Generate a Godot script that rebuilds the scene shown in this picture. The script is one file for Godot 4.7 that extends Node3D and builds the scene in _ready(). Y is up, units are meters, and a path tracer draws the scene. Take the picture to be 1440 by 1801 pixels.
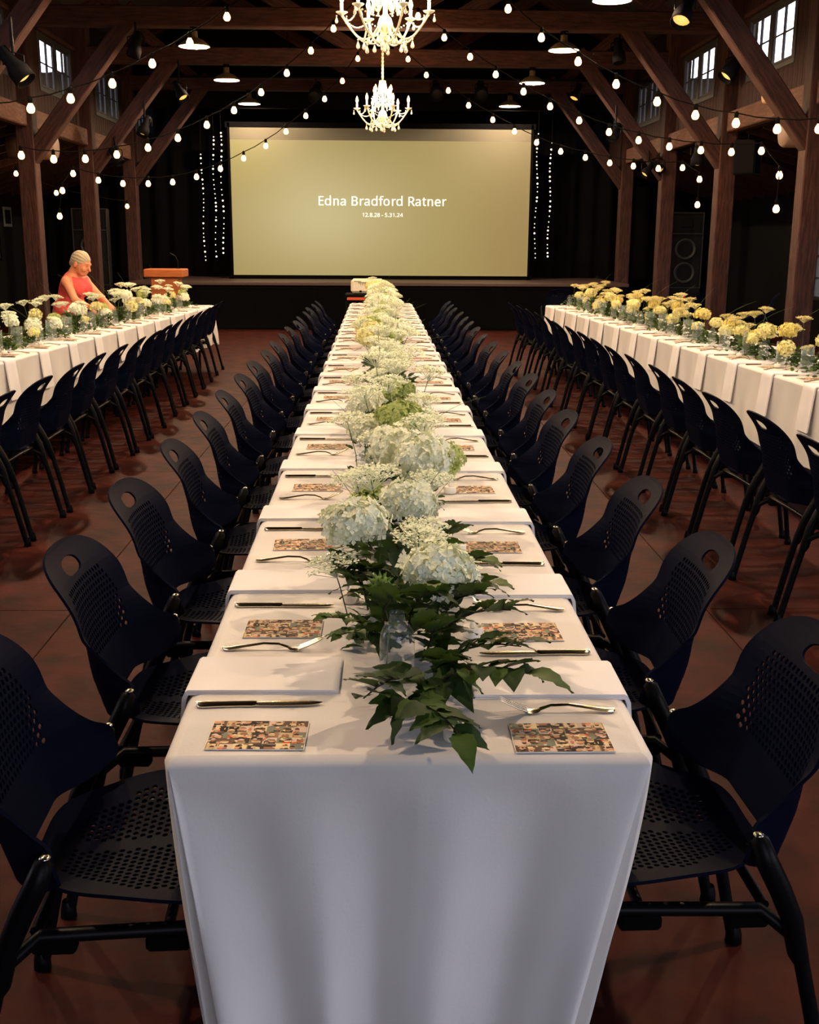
extends Node3D
# A timber hall set for a memorial supper: three long tables, string lights, chandeliers, a stage with a screen.
# y up, metres, the camera stands at x = 0, z = 0 and looks along -z.

var used := {}
var mats := {}
var meshes := {}
var rng := RandomNumberGenerator.new()

const TRUSS_Z := [0.05, -2.9, -5.85, -8.8, -11.75, -14.7, -17.65, -20.6]
const TOP := 0.757

# ------------------------------------------------------------------ mesh builder
class MB:
	var v := PackedVector3Array()
	var t := PackedVector2Array()
	var s := PackedInt32Array()
	func tri(a: Vector3, b: Vector3, c: Vector3, g := 0):
		v.append(a); v.append(b); v.append(c); s.append(g)
	func quad(a: Vector3, b: Vector3, c: Vector3, d: Vector3, g := 0):
		tri(a, b, c, g); tri(a, c, d, g)
	func quad_uv(a: Vector3, b: Vector3, c: Vector3, d: Vector3):
		while t.size() < v.size(): t.append(Vector2.ZERO)
		quad(a, b, c, d, -1)
		for q in [Vector2(0, 0), Vector2(1, 0), Vector2(1, 1), Vector2(0, 0), Vector2(1, 1), Vector2(0, 1)]: t.append(q)
	func box(c: Vector3, size: Vector3, bev := 0.0, xf := Transform3D()):
		var h := size / 2
		var b: float = min(bev, min(h.x, min(h.y, h.z)) * 0.9)
		var P := func(x: float, y: float, z: float) -> Vector3: return xf * (c + Vector3(x, y, z))
		if b <= 0.0:
			for ax in 3:
				for sg in [-1.0, 1.0]:
					var q := []
					for k in [[-1, -1], [1, -1], [1, 1], [-1, 1]]:
						var p := Vector3.ZERO
						p[ax] = sg * h[ax]; p[(ax + 1) % 3] = k[0] * h[(ax + 1) % 3]; p[(ax + 2) % 3] = k[1] * h[(ax + 2) % 3]
						q.append(xf * (c + p))
					if sg > 0: q.reverse()
					quad(q[0], q[1], q[2], q[3], -1)
			return
		# faces
		for ax in 3:
			var u := (ax + 1) % 3
			var w := (ax + 2) % 3
			for sg in [-1.0, 1.0]:
				var q := []
				for k in [[-1, -1], [1, -1], [1, 1], [-1, 1]]:
					var p := Vector3.ZERO
					p[ax] = sg * h[ax]; p[u] = k[0] * (h[u] - b); p[w] = k[1] * (h[w] - b)
					q.append(xf * (c + p))
				if sg > 0: q.reverse()
				quad(q[0], q[1], q[2], q[3], -1)
			for su in [-1.0, 1.0]:
				for sw in [-1.0, 1.0]:
					var q2 := []
					for k in [[-1, 0], [1, 0], [1, 1], [-1, 1]]:
						var p := Vector3.ZERO
						p[ax] = k[0] * (h[ax] - b)
						p[u] = su * (h[u] - (b if k[1] == 0 else 0.0)); p[w] = sw * (h[w] - (0.0 if k[1] == 0 else b))
						q2.append(xf * (c + p))
					if su * sw < 0: q2.reverse()
					quad(q2[0], q2[1], q2[2], q2[3], -1)
		for sx in [-1.0, 1.0]:
			for sy in [-1.0, 1.0]:
				for sz in [-1.0, 1.0]:
					var a: Vector3 = P.call(sx * h.x, sy * (h.y - b), sz * (h.z - b))
					var d: Vector3 = P.call(sx * (h.x - b), sy * h.y, sz * (h.z - b))
					var e: Vector3 = P.call(sx * (h.x - b), sy * (h.y - b), sz * h.z)
					if sx * sy * sz > 0: tri(a, e, d, -1)
					else: tri(a, d, e, -1)
	func tube(pts: Array, r, n := 8, cap := true, g := 1):
		# r: a number or an array of radii
		var rings := []
		var up := Vector3.UP
		for i in pts.size():
			var a: Vector3 = pts[max(i - 1, 0)]
			var b: Vector3 = pts[min(i + 1, pts.size() - 1)]
			var d := (b - a).normalized()
			var side := d.cross(up)
			if side.length() < 0.05: side = d.cross(Vector3.RIGHT)
			side = side.normalized()
			var nn := side.cross(d).normalized()
			up = nn
			var rad: float = r[i] if r is Array else r
			var ring := []
			for k in n:
				var an := TAU * k / n
				ring.append(pts[i] + (side * cos(an) + nn * sin(an)) * rad)
			rings.append(ring)
		for i in rings.size() - 1:
			for k in n:
				var k2 := (k + 1) % n
				quad(rings[i][k], rings[i][k2], rings[i + 1][k2], rings[i + 1][k], g)
		if cap:
			for k in range(1, n - 1):
				tri(rings[0][0], rings[0][k + 1], rings[0][k], -1)
				tri(rings[-1][0], rings[-1][k], rings[-1][k + 1], -1)
	func lathe(prof: Array, n := 16, xf := Transform3D(), g := 1):
		# prof: Vector2(radius, height) from the bottom up
		for i in prof.size() - 1:
			for k in n:
				var a := TAU * k / n
				var b := TAU * (k + 1) / n
				var p0 := xf * Vector3(prof[i].x * cos(a), prof[i].y, prof[i].x * sin(a))
				var p1 := xf * Vector3(prof[i + 1].x * cos(a), prof[i + 1].y, prof[i + 1].x * sin(a))
				var p2 := xf * Vector3(prof[i + 1].x * cos(b), prof[i + 1].y, prof[i + 1].x * sin(b))
				var p3 := xf * Vector3(prof[i].x * cos(b), prof[i].y, prof[i].x * sin(b))
				if prof[i].x < 1e-5: tri(p0, p2, p1, g)
				elif prof[i + 1].x < 1e-5: tri(p0, p3, p1, g)
				else: quad(p0, p3, p2, p1, g)
	func ball(c: Vector3, r: float, n := 8, sq := 1.0):
		var prof := []
		var m: int = max(3, n / 2)
		for i in m + 1:
			var a := -PI / 2 + PI * i / m
			prof.append(Vector2(max(0.0, cos(a) * r) if i > 0 and i < m else 0.0, sin(a) * r * sq))
		lathe(prof, n, Transform3D(Basis(), c))
	func mesh(extra := Transform3D()) -> ArrayMesh:
		var st := SurfaceTool.new()
		st.begin(Mesh.PRIMITIVE_TRIANGLES)
		var uvs := t.size() > 0
		while uvs and t.size() < v.size(): t.append(Vector2.ZERO)
		for i in s.size():
			st.set_smooth_group(s[i])
			for k in 3:
				if uvs: st.set_uv(t[i * 3 + k])
				st.add_vertex(extra * v[i * 3 + k])
		st.generate_normals()
		st.index()
		return st.commit()

# ------------------------------------------------------------------ naming, labels
func numbered(n: String) -> String:
	var k: int = used.get(n, 0)
	used[n] = k + 1
	return n if k == 0 else "%s_%03d" % [n, k]

func tag(o: Node3D, label: String, category: String, group := "") -> Node3D:
	o.set_meta("label", label); o.set_meta("category", category)
	if group != "": o.set_meta("group", group)
	return o

func thing(called: String, label: String, category: String, at := Vector3.ZERO, turn := 0.0, group := "") -> Node3D:
	var o := Node3D.new()
	o.name = numbered(called); add_child(o)
	o.position = at; o.rotation.y = turn
	tag(o, label, category, group)
	return o

func part(called: String, m: Mesh, mat: Material, parent: Node, at := Transform3D()) -> MeshInstance3D:
	var o := MeshInstance3D.new()
	o.mesh = m; o.material_override = mat; o.transform = at
	if parent == self: o.name = numbered(called)
	else: o.name = called
	parent.add_child(o, true)
	return o

func struct(called: String, m: Mesh, mat: Material, label := "") -> MeshInstance3D:
	var o := MeshInstance3D.new()
	o.mesh = m; o.material_override = mat; o.name = numbered(called)
	add_child(o)
	o.set_meta("kind", "structure")
	if label != "": o.set_meta("label", label)
	return o

func stuff(o: Node3D) -> Node3D:
	o.set_meta("kind", "stuff")
	return o

func dup(root: Node3D, called: String, label: String, at: Vector3, turn := 0.0, group := "") -> Node3D:
	var r: Node3D = root.duplicate()
	r.name = numbered(called); add_child(r)
	r.position = at; r.rotation = Vector3(0, turn, 0)
	r.set_meta("label", label)
	if group != "": r.set_meta("group", group)
	return r

const UNITS := ["", "first", "second", "third", "fourth", "fifth", "sixth", "seventh", "eighth", "ninth", "tenth", "eleventh", "twelfth", "thirteenth", "fourteenth", "fifteenth", "sixteenth", "seventeenth", "eighteenth", "nineteenth"]
func nth(i: int) -> String:
	if i < 20: return UNITS[i]
	if i == 100: return "hundredth"
	if i > 100: return "hundred-and-" + nth(i - 100)
	var tens: Array = [["twentieth", "twenty"], ["thirtieth", "thirty"], ["fortieth", "forty"], ["fiftieth", "fifty"], ["sixtieth", "sixty"], ["seventieth", "seventy"], ["eightieth", "eighty"], ["ninetieth", "ninety"]][i / 10 - 2]
	return tens[0] if i % 10 == 0 else tens[1] + "-" + UNITS[i % 10]

# ------------------------------------------------------------------ materials
func mat(key: String, color: Color, rough := 0.7, metal := 0.0, spec := 0.5) -> StandardMaterial3D:
	if mats.has(key): return mats[key]
	var m := StandardMaterial3D.new()
	m.resource_name = key
	m.albedo_color = color; m.roughness = rough; m.metallic = metal; m.metallic_specular = spec
	mats[key] = m
	return m

func glow(key: String, color: Color, energy: float) -> StandardMaterial3D:
	if mats.has(key): return mats[key]
	var m := mat(key, Color(0.9, 0.85, 0.75), 0.4)
	m.emission_enabled = true; m.emission = color; m.emission_energy_multiplier = energy
	return m

func noise_tex(seed_: int, freq: float, ramp: Array, size := 256, octaves := 4, normal := false, bump := 4.0) -> NoiseTexture2D:
	var n := FastNoiseLite.new()
	n.seed = seed_; n.frequency = freq; n.noise_type = FastNoiseLite.TYPE_SIMPLEX_SMOOTH
	n.fractal_octaves = octaves
	var t := NoiseTexture2D.new()
	t.width = size; t.height = size; t.seamless = true; t.noise = n
	if normal:
		t.as_normal_map = true; t.bump_strength = bump
	elif ramp.size() > 0:
		var g := Gradient.new()
		var offs := PackedFloat32Array(); var cols := PackedColorArray()
		for i in ramp.size():
			offs.append(float(i) / max(1, ramp.size() - 1)); cols.append(ramp[i])
		g.offsets = offs; g.colors = cols
		t.color_ramp = g
	return t

func tri_mat(key: String, tex: Texture2D, scale_: Vector3, rough: float, normal: Texture2D = null, strength := 0.5, spec := 0.5, world := false) -> StandardMaterial3D:
	var m := mat(key, Color.WHITE, rough, 0.0, spec)
	m.albedo_texture = tex
	m.uv1_triplanar = true; m.uv1_world_triplanar = world; m.uv1_scale = scale_
	if normal:
		m.normal_enabled = true; m.normal_texture = normal; m.normal_scale = strength
	return m

func make_materials():
	var grain := noise_tex(3, 0.02, [Color(0.12, 0.070, 0.064), Color(0.195, 0.115, 0.102), Color(0.25, 0.150, 0.130)])
	var grain_n := noise_tex(4, 0.03, [], 256, 4, true, 5.0)
	tri_mat("timber", grain, Vector3(0.5, 4, 4), 0.75, grain_n, 0.6, 0.3)
	var pg := noise_tex(7, 0.02, [Color(0.11, 0.07, 0.065), Color(0.19, 0.12, 0.105)])
	tri_mat("plank", pg, Vector3(4, 0.6, 4), 0.8, grain_n, 0.4, 0.25)
	tri_mat("girt", noise_tex(8, 0.02, [Color(0.20, 0.125, 0.095), Color(0.31, 0.20, 0.145)]), Vector3(0.5, 4, 4), 0.75, grain_n, 0.5, 0.3)
	tri_mat("floor", noise_tex(11, 0.012, [Color(0.12, 0.048, 0.040), Color(0.20, 0.076, 0.060), Color(0.265, 0.112, 0.086)], 512, 5), Vector3(0.55, 0.55, 0.55), 0.62, noise_tex(12, 0.05, [], 256, 4, true, 2.0), 0.2, 0.13, true)
	var weave := noise_tex(15, 0.25, [], 256, 2, true, 3.0)
	var cl := tri_mat("cloth", noise_tex(16, 0.01, [Color(0.80, 0.785, 0.77), Color(0.86, 0.845, 0.83)], 128, 2), Vector3(2, 2, 2), 0.95, weave, 0.05, 0.15)
	cl.rim_enabled = true; cl.rim = 0.25; cl.rim_tint = 0.5
	var nk := tri_mat("napkin", noise_tex(17, 0.01, [Color(0.84, 0.83, 0.83), Color(0.90, 0.885, 0.885)], 128, 2), Vector3(3, 3, 3), 0.95, weave, 0.06, 0.15)
	nk.rim_enabled = true; nk.rim = 0.25; nk.rim_tint = 0.5
	mat("black_plastic", Color(0.028, 0.043, 0.105), 0.55, 0.0, 0.08)
	mat("black_steel", Color(0.03, 0.03, 0.04), 0.4, 0.0, 0.2)
	mat("steel", Color(0.75, 0.72, 0.66), 0.2, 1.0)
	mat("silver", Color(0.80, 0.76, 0.68), 0.16, 1.0)
	mat("black", Color(0.03, 0.03, 0.035), 0.9, 0.0, 0.2)
	mat("black_paint", Color(0.05, 0.05, 0.06), 0.7, 0.0, 0.15)
	mat("curtain", Color(0.025, 0.025, 0.03), 1.0, 0.0, 0.1)
	mat("stage_edge", Color(0.20, 0.13, 0.11), 0.55)
	mat("leaf_dark", Color(0.12, 0.20, 0.08), 0.6, 0.0, 0.28)
	mat("leaf_mid", Color(0.21, 0.30, 0.11), 0.6, 0.0, 0.28)
	mat("leaf_pale", Color(0.30, 0.37, 0.19), 0.6)
	for k in ["leaf_dark", "leaf_mid", "leaf_pale"]:
		mats[k].backlight_enabled = true; mats[k].backlight = Color(0.16, 0.22, 0.06)
	mat("stem", Color(0.24, 0.32, 0.14), 0.6)
	mat("twig", Color(0.22, 0.15, 0.10), 0.8)
	for p in [["petal_white", Color(0.93, 0.94, 0.85)], ["petal_cream", Color(0.90, 0.87, 0.62)], ["petal_green", Color(0.70, 0.75, 0.46)], ["petal_yellow", Color(0.90, 0.83, 0.50)], ["petal_lace", Color(0.91, 0.93, 0.83)], ["petal_lacey", Color(0.87, 0.83, 0.60)], ["pod", Color(0.40, 0.50, 0.24)]]:
		var m := mat(p[0], p[1], 0.85, 0.0, 0.25)
		m.backlight_enabled = true; m.backlight = Color(0.3, 0.32, 0.2)
	var gl := mat("glass", Color(0.9, 1.0, 0.97, 0.04), 0.03, 0.0, 0.42)
	gl.transparency = BaseMaterial3D.TRANSPARENCY_ALPHA
	var wt := mat("water", Color(0.93, 1.0, 0.97, 0.02), 0.02, 0.0, 0.3)
	wt.transparency = BaseMaterial3D.TRANSPARENCY_ALPHA
	var pn := mat("pane", Color(0.9, 0.96, 1.0, 0.06), 0.02)
	pn.transparency = BaseMaterial3D.TRANSPARENCY_ALPHA
	mat("candle_white", Color(0.9, 0.88, 0.84), 0.5)
	mat("crystal", Color(0.93, 0.90, 0.82), 0.12, 0.0, 0.9)
	mat("ivory_metal", Color(0.88, 0.82, 0.66), 0.35)
	mat("enamel", Color(0.88, 0.86, 0.80), 0.4)
	tri_mat("zinc", noise_tex(21, 0.03, [Color(0.42, 0.36, 0.27), Color(0.52, 0.46, 0.35)], 128), Vector3(3, 3, 3), 0.45)
	mats["zinc"].metallic = 0.5
	mat("rubber", Color(0.03, 0.03, 0.03), 0.8, 0.0, 0.1)
	tri_mat("oak", noise_tex(23, 0.02, [Color(0.55, 0.28, 0.11), Color(0.68, 0.38, 0.16)]), Vector3(0.8, 6, 6), 0.4, null)
	mat("projector_white", Color(0.82, 0.80, 0.72), 0.5)
	mat("duct", Color(0.45, 0.38, 0.34), 0.7)
	mat("red_badge", Color(0.75, 0.12, 0.09), 0.5)
	mat("white_print", Color(0.9, 0.9, 0.88), 0.6)
	mat("cone", Color(0.11, 0.12, 0.13), 0.6, 0.0, 0.3)
	mat("window_frame", Color(0.07, 0.06, 0.06), 0.6)
	mat("roof", Color(0.10, 0.065, 0.055), 0.9)
	glow("bulb_glow", Color(1.0, 0.74, 0.44), 7.0)
	glow("flame_glow", Color(1.0, 0.80, 0.48), 9.0)
	glow("pendant_glow", Color(1.0, 0.86, 0.62), 6.0)
	glow("fairy_glow", Color(1.0, 0.97, 0.86), 2.2)
	glow("spot_glow", Color(1.0, 0.80, 0.38), 0.9)
	glow("letter_glow", Color(1.0, 0.99, 0.94), 1.2)

# ------------------------------------------------------------------ the order: camera, sky, exposure first
func _ready():
	rng.seed = 20240531
	setup_view()
	make_materials()
	build_shell()
	build_stage()
	build_frame()
	build_windows()
	build_lamps()
	build_tables()
	build_chairs()
	build_settings()
	build_flowers()
	build_person()
	build_fittings()

func setup_view():
	var cam := Camera3D.new()
	cam.name = "camera"
	cam.basis = Basis(Vector3.UP, deg_to_rad(-1.567)) * Basis(Vector3.RIGHT, deg_to_rad(-13.75)) * Basis(Vector3.BACK, deg_to_rad(0.35))
	cam.position = Vector3(0, 1.53, 0)
	cam.fov = 49.574; cam.near = 0.05; cam.far = 200
	add_child(cam); cam.current = true
	var env := Environment.new()
	var sky := Sky.new()
	var sm := ProceduralSkyMaterial.new()
	sm.sky_top_color = Color(0.86, 0.89, 1.0); sm.sky_horizon_color = Color(0.96, 0.95, 1.0)
	sm.ground_bottom_color = Color(0.32, 0.36, 0.34); sm.ground_horizon_color = Color(0.62, 0.68, 0.70)
	sm.sky_energy_multiplier = 1.0
	sky.sky_material = sm
	env.background_mode = Environment.BG_SKY
	env.sky = sky
	env.background_energy_multiplier = 4.6
	env.tonemap_mode = Environment.TONE_MAPPER_LINEAR
	env.tonemap_exposure = 1.06
	env.sdfgi_enabled = true; env.ssao_enabled = true; env.ssil_enabled = true
	var we := WorldEnvironment.new()
	we.name = "world"; we.environment = env
	add_child(we)

const WARM := Color(1.0, 0.74, 0.44)
func lamp(parent: Node, at: Vector3, energy: float, color := WARM, size := 0.03):
	var l := OmniLight3D.new()
	l.name = "light"; l.position = at; l.light_energy = energy; l.light_color = color
	l.light_size = size; l.omni_range = 40.0; l.omni_attenuation = 2.0; l.shadow_enabled = true
	parent.add_child(l, true)

# ------------------------------------------------------------------ the building
func build_shell():
	# floor: a base with cast slabs, joints between them
	var b := MB.new()
	b.box(Vector3(0, -0.11, -10.2), Vector3(13.6, 0.18, 29.2))
	var floor_ := struct("floor", b.mesh(), mat("black", Color.BLACK))
	var slab := MB.new()
	slab.box(Vector3(0, -0.015, 0), Vector3(2.697, 0.03, 2.897), 0.002)
	var sm := slab.mesh()
	for i in 5:
		for k in 10:
			part("slab", sm, mats.floor, floor_, Transform3D(Basis(), Vector3(-5.4 + 2.7 * i + 0.05, 0, 2.75 - 2.9 * k)))
	# outer walls with window holes
	var w := MB.new()
	for q in [[4.3, 3.6, 0.0, 2.4], [3.6, -1.4, 2.3, 2.4], [-1.4, -6.2, 0.0, 2.4], [-6.2, -9.8, 2.3, 2.4], [-9.8, -15.3, 0.0, 2.4], [-15.3, -17.4, 0.0, 0.68], [-15.3, -17.4, 2.0, 2.4], [-17.4, -24.7, 0.0, 2.4]]:
		w.box(Vector3(6.75, (q[2] + q[3]) / 2, (q[0] + q[1]) / 2), Vector3(0.2, q[3] - q[2], q[0] - q[1]))
	struct("wall_right", w.mesh(), mats.black)
	w = MB.new()
	for q in [[4.3, -2.6, 0.0, 2.4], [-2.6, -4.4, 2.2, 2.4], [-4.4, -19.3, 0.0, 2.4], [-19.3, -20.2, 0.0, 1.14], [-19.3, -20.2, 1.64, 2.4], [-20.2, -24.7, 0.0, 2.4]]:
		w.box(Vector3(-6.75, (q[2] + q[3]) / 2, (q[0] + q[1]) / 2), Vector3(0.2, q[3] - q[2], q[0] - q[1]))
	struct("wall_left", w.mesh(), mats.black)
	w = MB.new()
	w.box(Vector3(0, 3.7, -24.7), Vector3(9.3, 7.6, 0.2)); w.box(Vector3(0, 1.2, -24.7), Vector3(13.7, 2.6, 0.2))
	struct("wall_back", w.mesh(), mats.black)
	# the wall behind the camera, with the wide barn doorway that lets the day in
	w = MB.new()
	w.box(Vector3(-3.45, 3.7, 4.3), Vector3(6.9, 7.6, 0.2))
	w.box(Vector3(5.4, 3.7, 4.3), Vector3(3.0, 7.6, 0.2))
	w.box(Vector3(1.95, 5.2, 4.3), Vector3(3.9, 4.6, 0.2))
	struct("wall_front", w.mesh(), mats.black)
	# clerestory walls in boards over the posts
	for sg in [-1.0, 1.0]:
		var base := MB.new()
		var x: float = 4.53 * sg
		base.box(Vector3(x, 4.45, -10.2), Vector3(0.06, 0.62, 29.0))
		base.box(Vector3(x, 3.16, -10.2), Vector3(0.06, 0.56, 29.0))
		for k in 8:
			var z0: float = TRUSS_Z[k]
			base.box(Vector3(x, 3.79, z0 - 0.425), Vector3(0.06, 0.72, 0.95))
			base.box(Vector3(x, 3.79, z0 - 2.75), Vector3(0.06, 0.72, 0.5))
		base.box(Vector3(x, 3.79, 2.4), Vector3(0.06, 0.72, 3.8))
		base.box(Vector3(x, 3.79, -24.2), Vector3(0.06, 0.72, 1.2))
		var wall := struct("wall_clerestory_" + ("left" if sg < 0 else "right"), base.mesh(), mats.black)
		var full := MB.new(); full.box(Vector3(0, 3.82, 0), Vector3(0.03, 1.86, 0.142), 0.006)
		var low := MB.new(); low.box(Vector3(0, 3.17, 0), Vector3(0.03, 0.52, 0.142), 0.006)
		var high := MB.new(); high.box(Vector3(0, 4.43, 0), Vector3(0.03, 0.62, 0.142), 0.006)
		var fm := full.mesh(); var lm := low.mesh(); var hm := high.mesh()
		for k in range(3, 8):
			for i in 20:
				var zz: float = -0.12 - 0.146 * i
				var p := Transform3D(Basis(), Vector3(x - 0.05 * sg, 0, TRUSS_Z[k] + zz))
				if zz < -0.86 and zz > -2.55:
					part("plank", lm, mats.plank, wall, p); part("plank", hm, mats.plank, wall, p)
				else:
					part("plank", fm, mats.plank, wall, p)
	# main roof and aisle roofs
	var r := MB.new()
	for sg in [-1.0, 1.0]:
		var ang: float = atan2(2.62, 4.6)
		var bs := Basis(Vector3(0, 0, 1), -sg * ang)
		r.box(Vector3.ZERO, Vector3(5.6, 0.12, 29.6), 0.0, Transform3D(bs, Vector3(sg * 2.42, 6.02, -10.2)))
	struct("ceiling", r.mesh(), mats.roof)
	for sg in [-1.0, 1.0]:
		var a := MB.new()
		var bs := Basis(Vector3(0, 0, 1), -sg * atan2(0.62, 2.2))
		a.box(Vector3.ZERO, Vector3(2.5, 0.06, 29.4), 0.0, Transform3D(bs, Vector3(sg * 5.68, 2.70, -10.2)))
		var aisle := struct("ceiling_aisle_" + ("left" if sg < 0 else "right"), a.mesh(), mats.roof)
		var rf := MB.new()
		rf.box(Vector3.ZERO, Vector3(2.25, 0.14, 0.05), 0.005, Transform3D(bs, Vector3.ZERO))
		var rm := rf.mesh()
		for i in 28:
			part("rafter", rm, mats.plank, aisle, Transform3D(Basis(), Vector3(sg * 5.66, 2.62, -7.2 - 0.6 * i)))

func timber(called: String, label: String, a: Vector3, b: Vector3, wid: float, dep: float, m: Material, group := "") -> Node3D:
	# a squared timber from a to b; its mesh lies along its own x axis
	var d := b - a
	var x := d.normalized()
	var up := Vector3.UP if absf(x.y) < 0.9 else Vector3(0, 0, -1)
	var z := x.cross(up).normalized()
	var y := z.cross(x).normalized()
	var key := "%.2f %.2f %.2f" % [d.length(), wid, dep]
	if not meshes.has(key):
		var q := MB.new()
		q.box(Vector3.ZERO, Vector3(d.length(), dep, wid), 0.012)
		meshes[key] = q.mesh()
	var o := part(called, meshes[key], m, self, Transform3D(Basis(x, y, z), (a + b) / 2))
	tag(o, label, "timber", group)
	return o

func build_frame():
	var bay := ["", "", "", "", "nearest", "second", "third", "fourth"]
	for k in range(3, 8):
		var z: float = TRUSS_Z[k]
		for sg in [-1.0, 1.0]:
			var sd := "left" if sg < 0 else "right"
			var which: String = (bay[k] + " visible" if k >= 4 else "unseen " + nth(k + 1))
			timber("timber_post", "squared brown timber post, %s along the %s side of the hall" % [which, sd], Vector3(sg * 4.41, 0, z), Vector3(sg * 4.41, 4.70, z), 0.22, 0.22, mats.timber, "timber posts along both aisles")
			timber("knee_brace", "slanting timber knee brace from the %s post on the %s side" % [which, sd], Vector3(sg * 4.38, 2.50, z), Vector3(sg * 2.95, 4.28, z), 0.18, 0.20, mats.timber, "knee braces under the tie beams")
			timber("roof_strut", "outer timber strut rising from the %s tie beam on the %s side" % [which, sd], Vector3(sg * 3.05, 4.12, z), Vector3(sg * 4.3, 5.15, z), 0.14, 0.16, mats.timber, "roof struts")
			timber("king_strut", "inner timber strut leaning from the %s tie beam towards the %s roof slope" % [which, sd], Vector3(sg * 0.25, 4.22, z), Vector3(sg * 2.7, 5.62, z), 0.16, 0.20, mats.timber, "inner roof struts")
			timber("rafter_beam", "heavy timber rafter over the %s tie beam on the %s side" % [which, sd], Vector3(sg * 4.5, 4.72, z), Vector3(sg * 0.05, 7.15, z), 0.18, 0.24, mats.timber, "heavy rafters")
		timber("tie_beam", "horizontal timber tie beam, %s from the front, spanning the hall" % (bay[k] if k >= 4 else "unseen " + nth(k + 1)), Vector3(-4.5, 4.17, z), Vector3(4.5, 4.17, z), 0.20, 0.23, mats.timber, "tie beams")
	for sg in [-1.0, 1.0]:
		var sd := "left" if sg < 0 else "right"
		for k in range(2, 7):
			var z: float = TRUSS_Z[k]
			var o := timber("wall_girt", "timber girt under the %s clerestory, in the bay after the %s post" % [sd, nth(k - 1)], Vector3(sg * 4.42, 3.0, z - 0.11), Vector3(sg * 4.42, 3.0, z - 2.84), 0.12, 0.24, mats.girt, "girts under the clerestory")
			o.set_meta("category", "timber")

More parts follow.
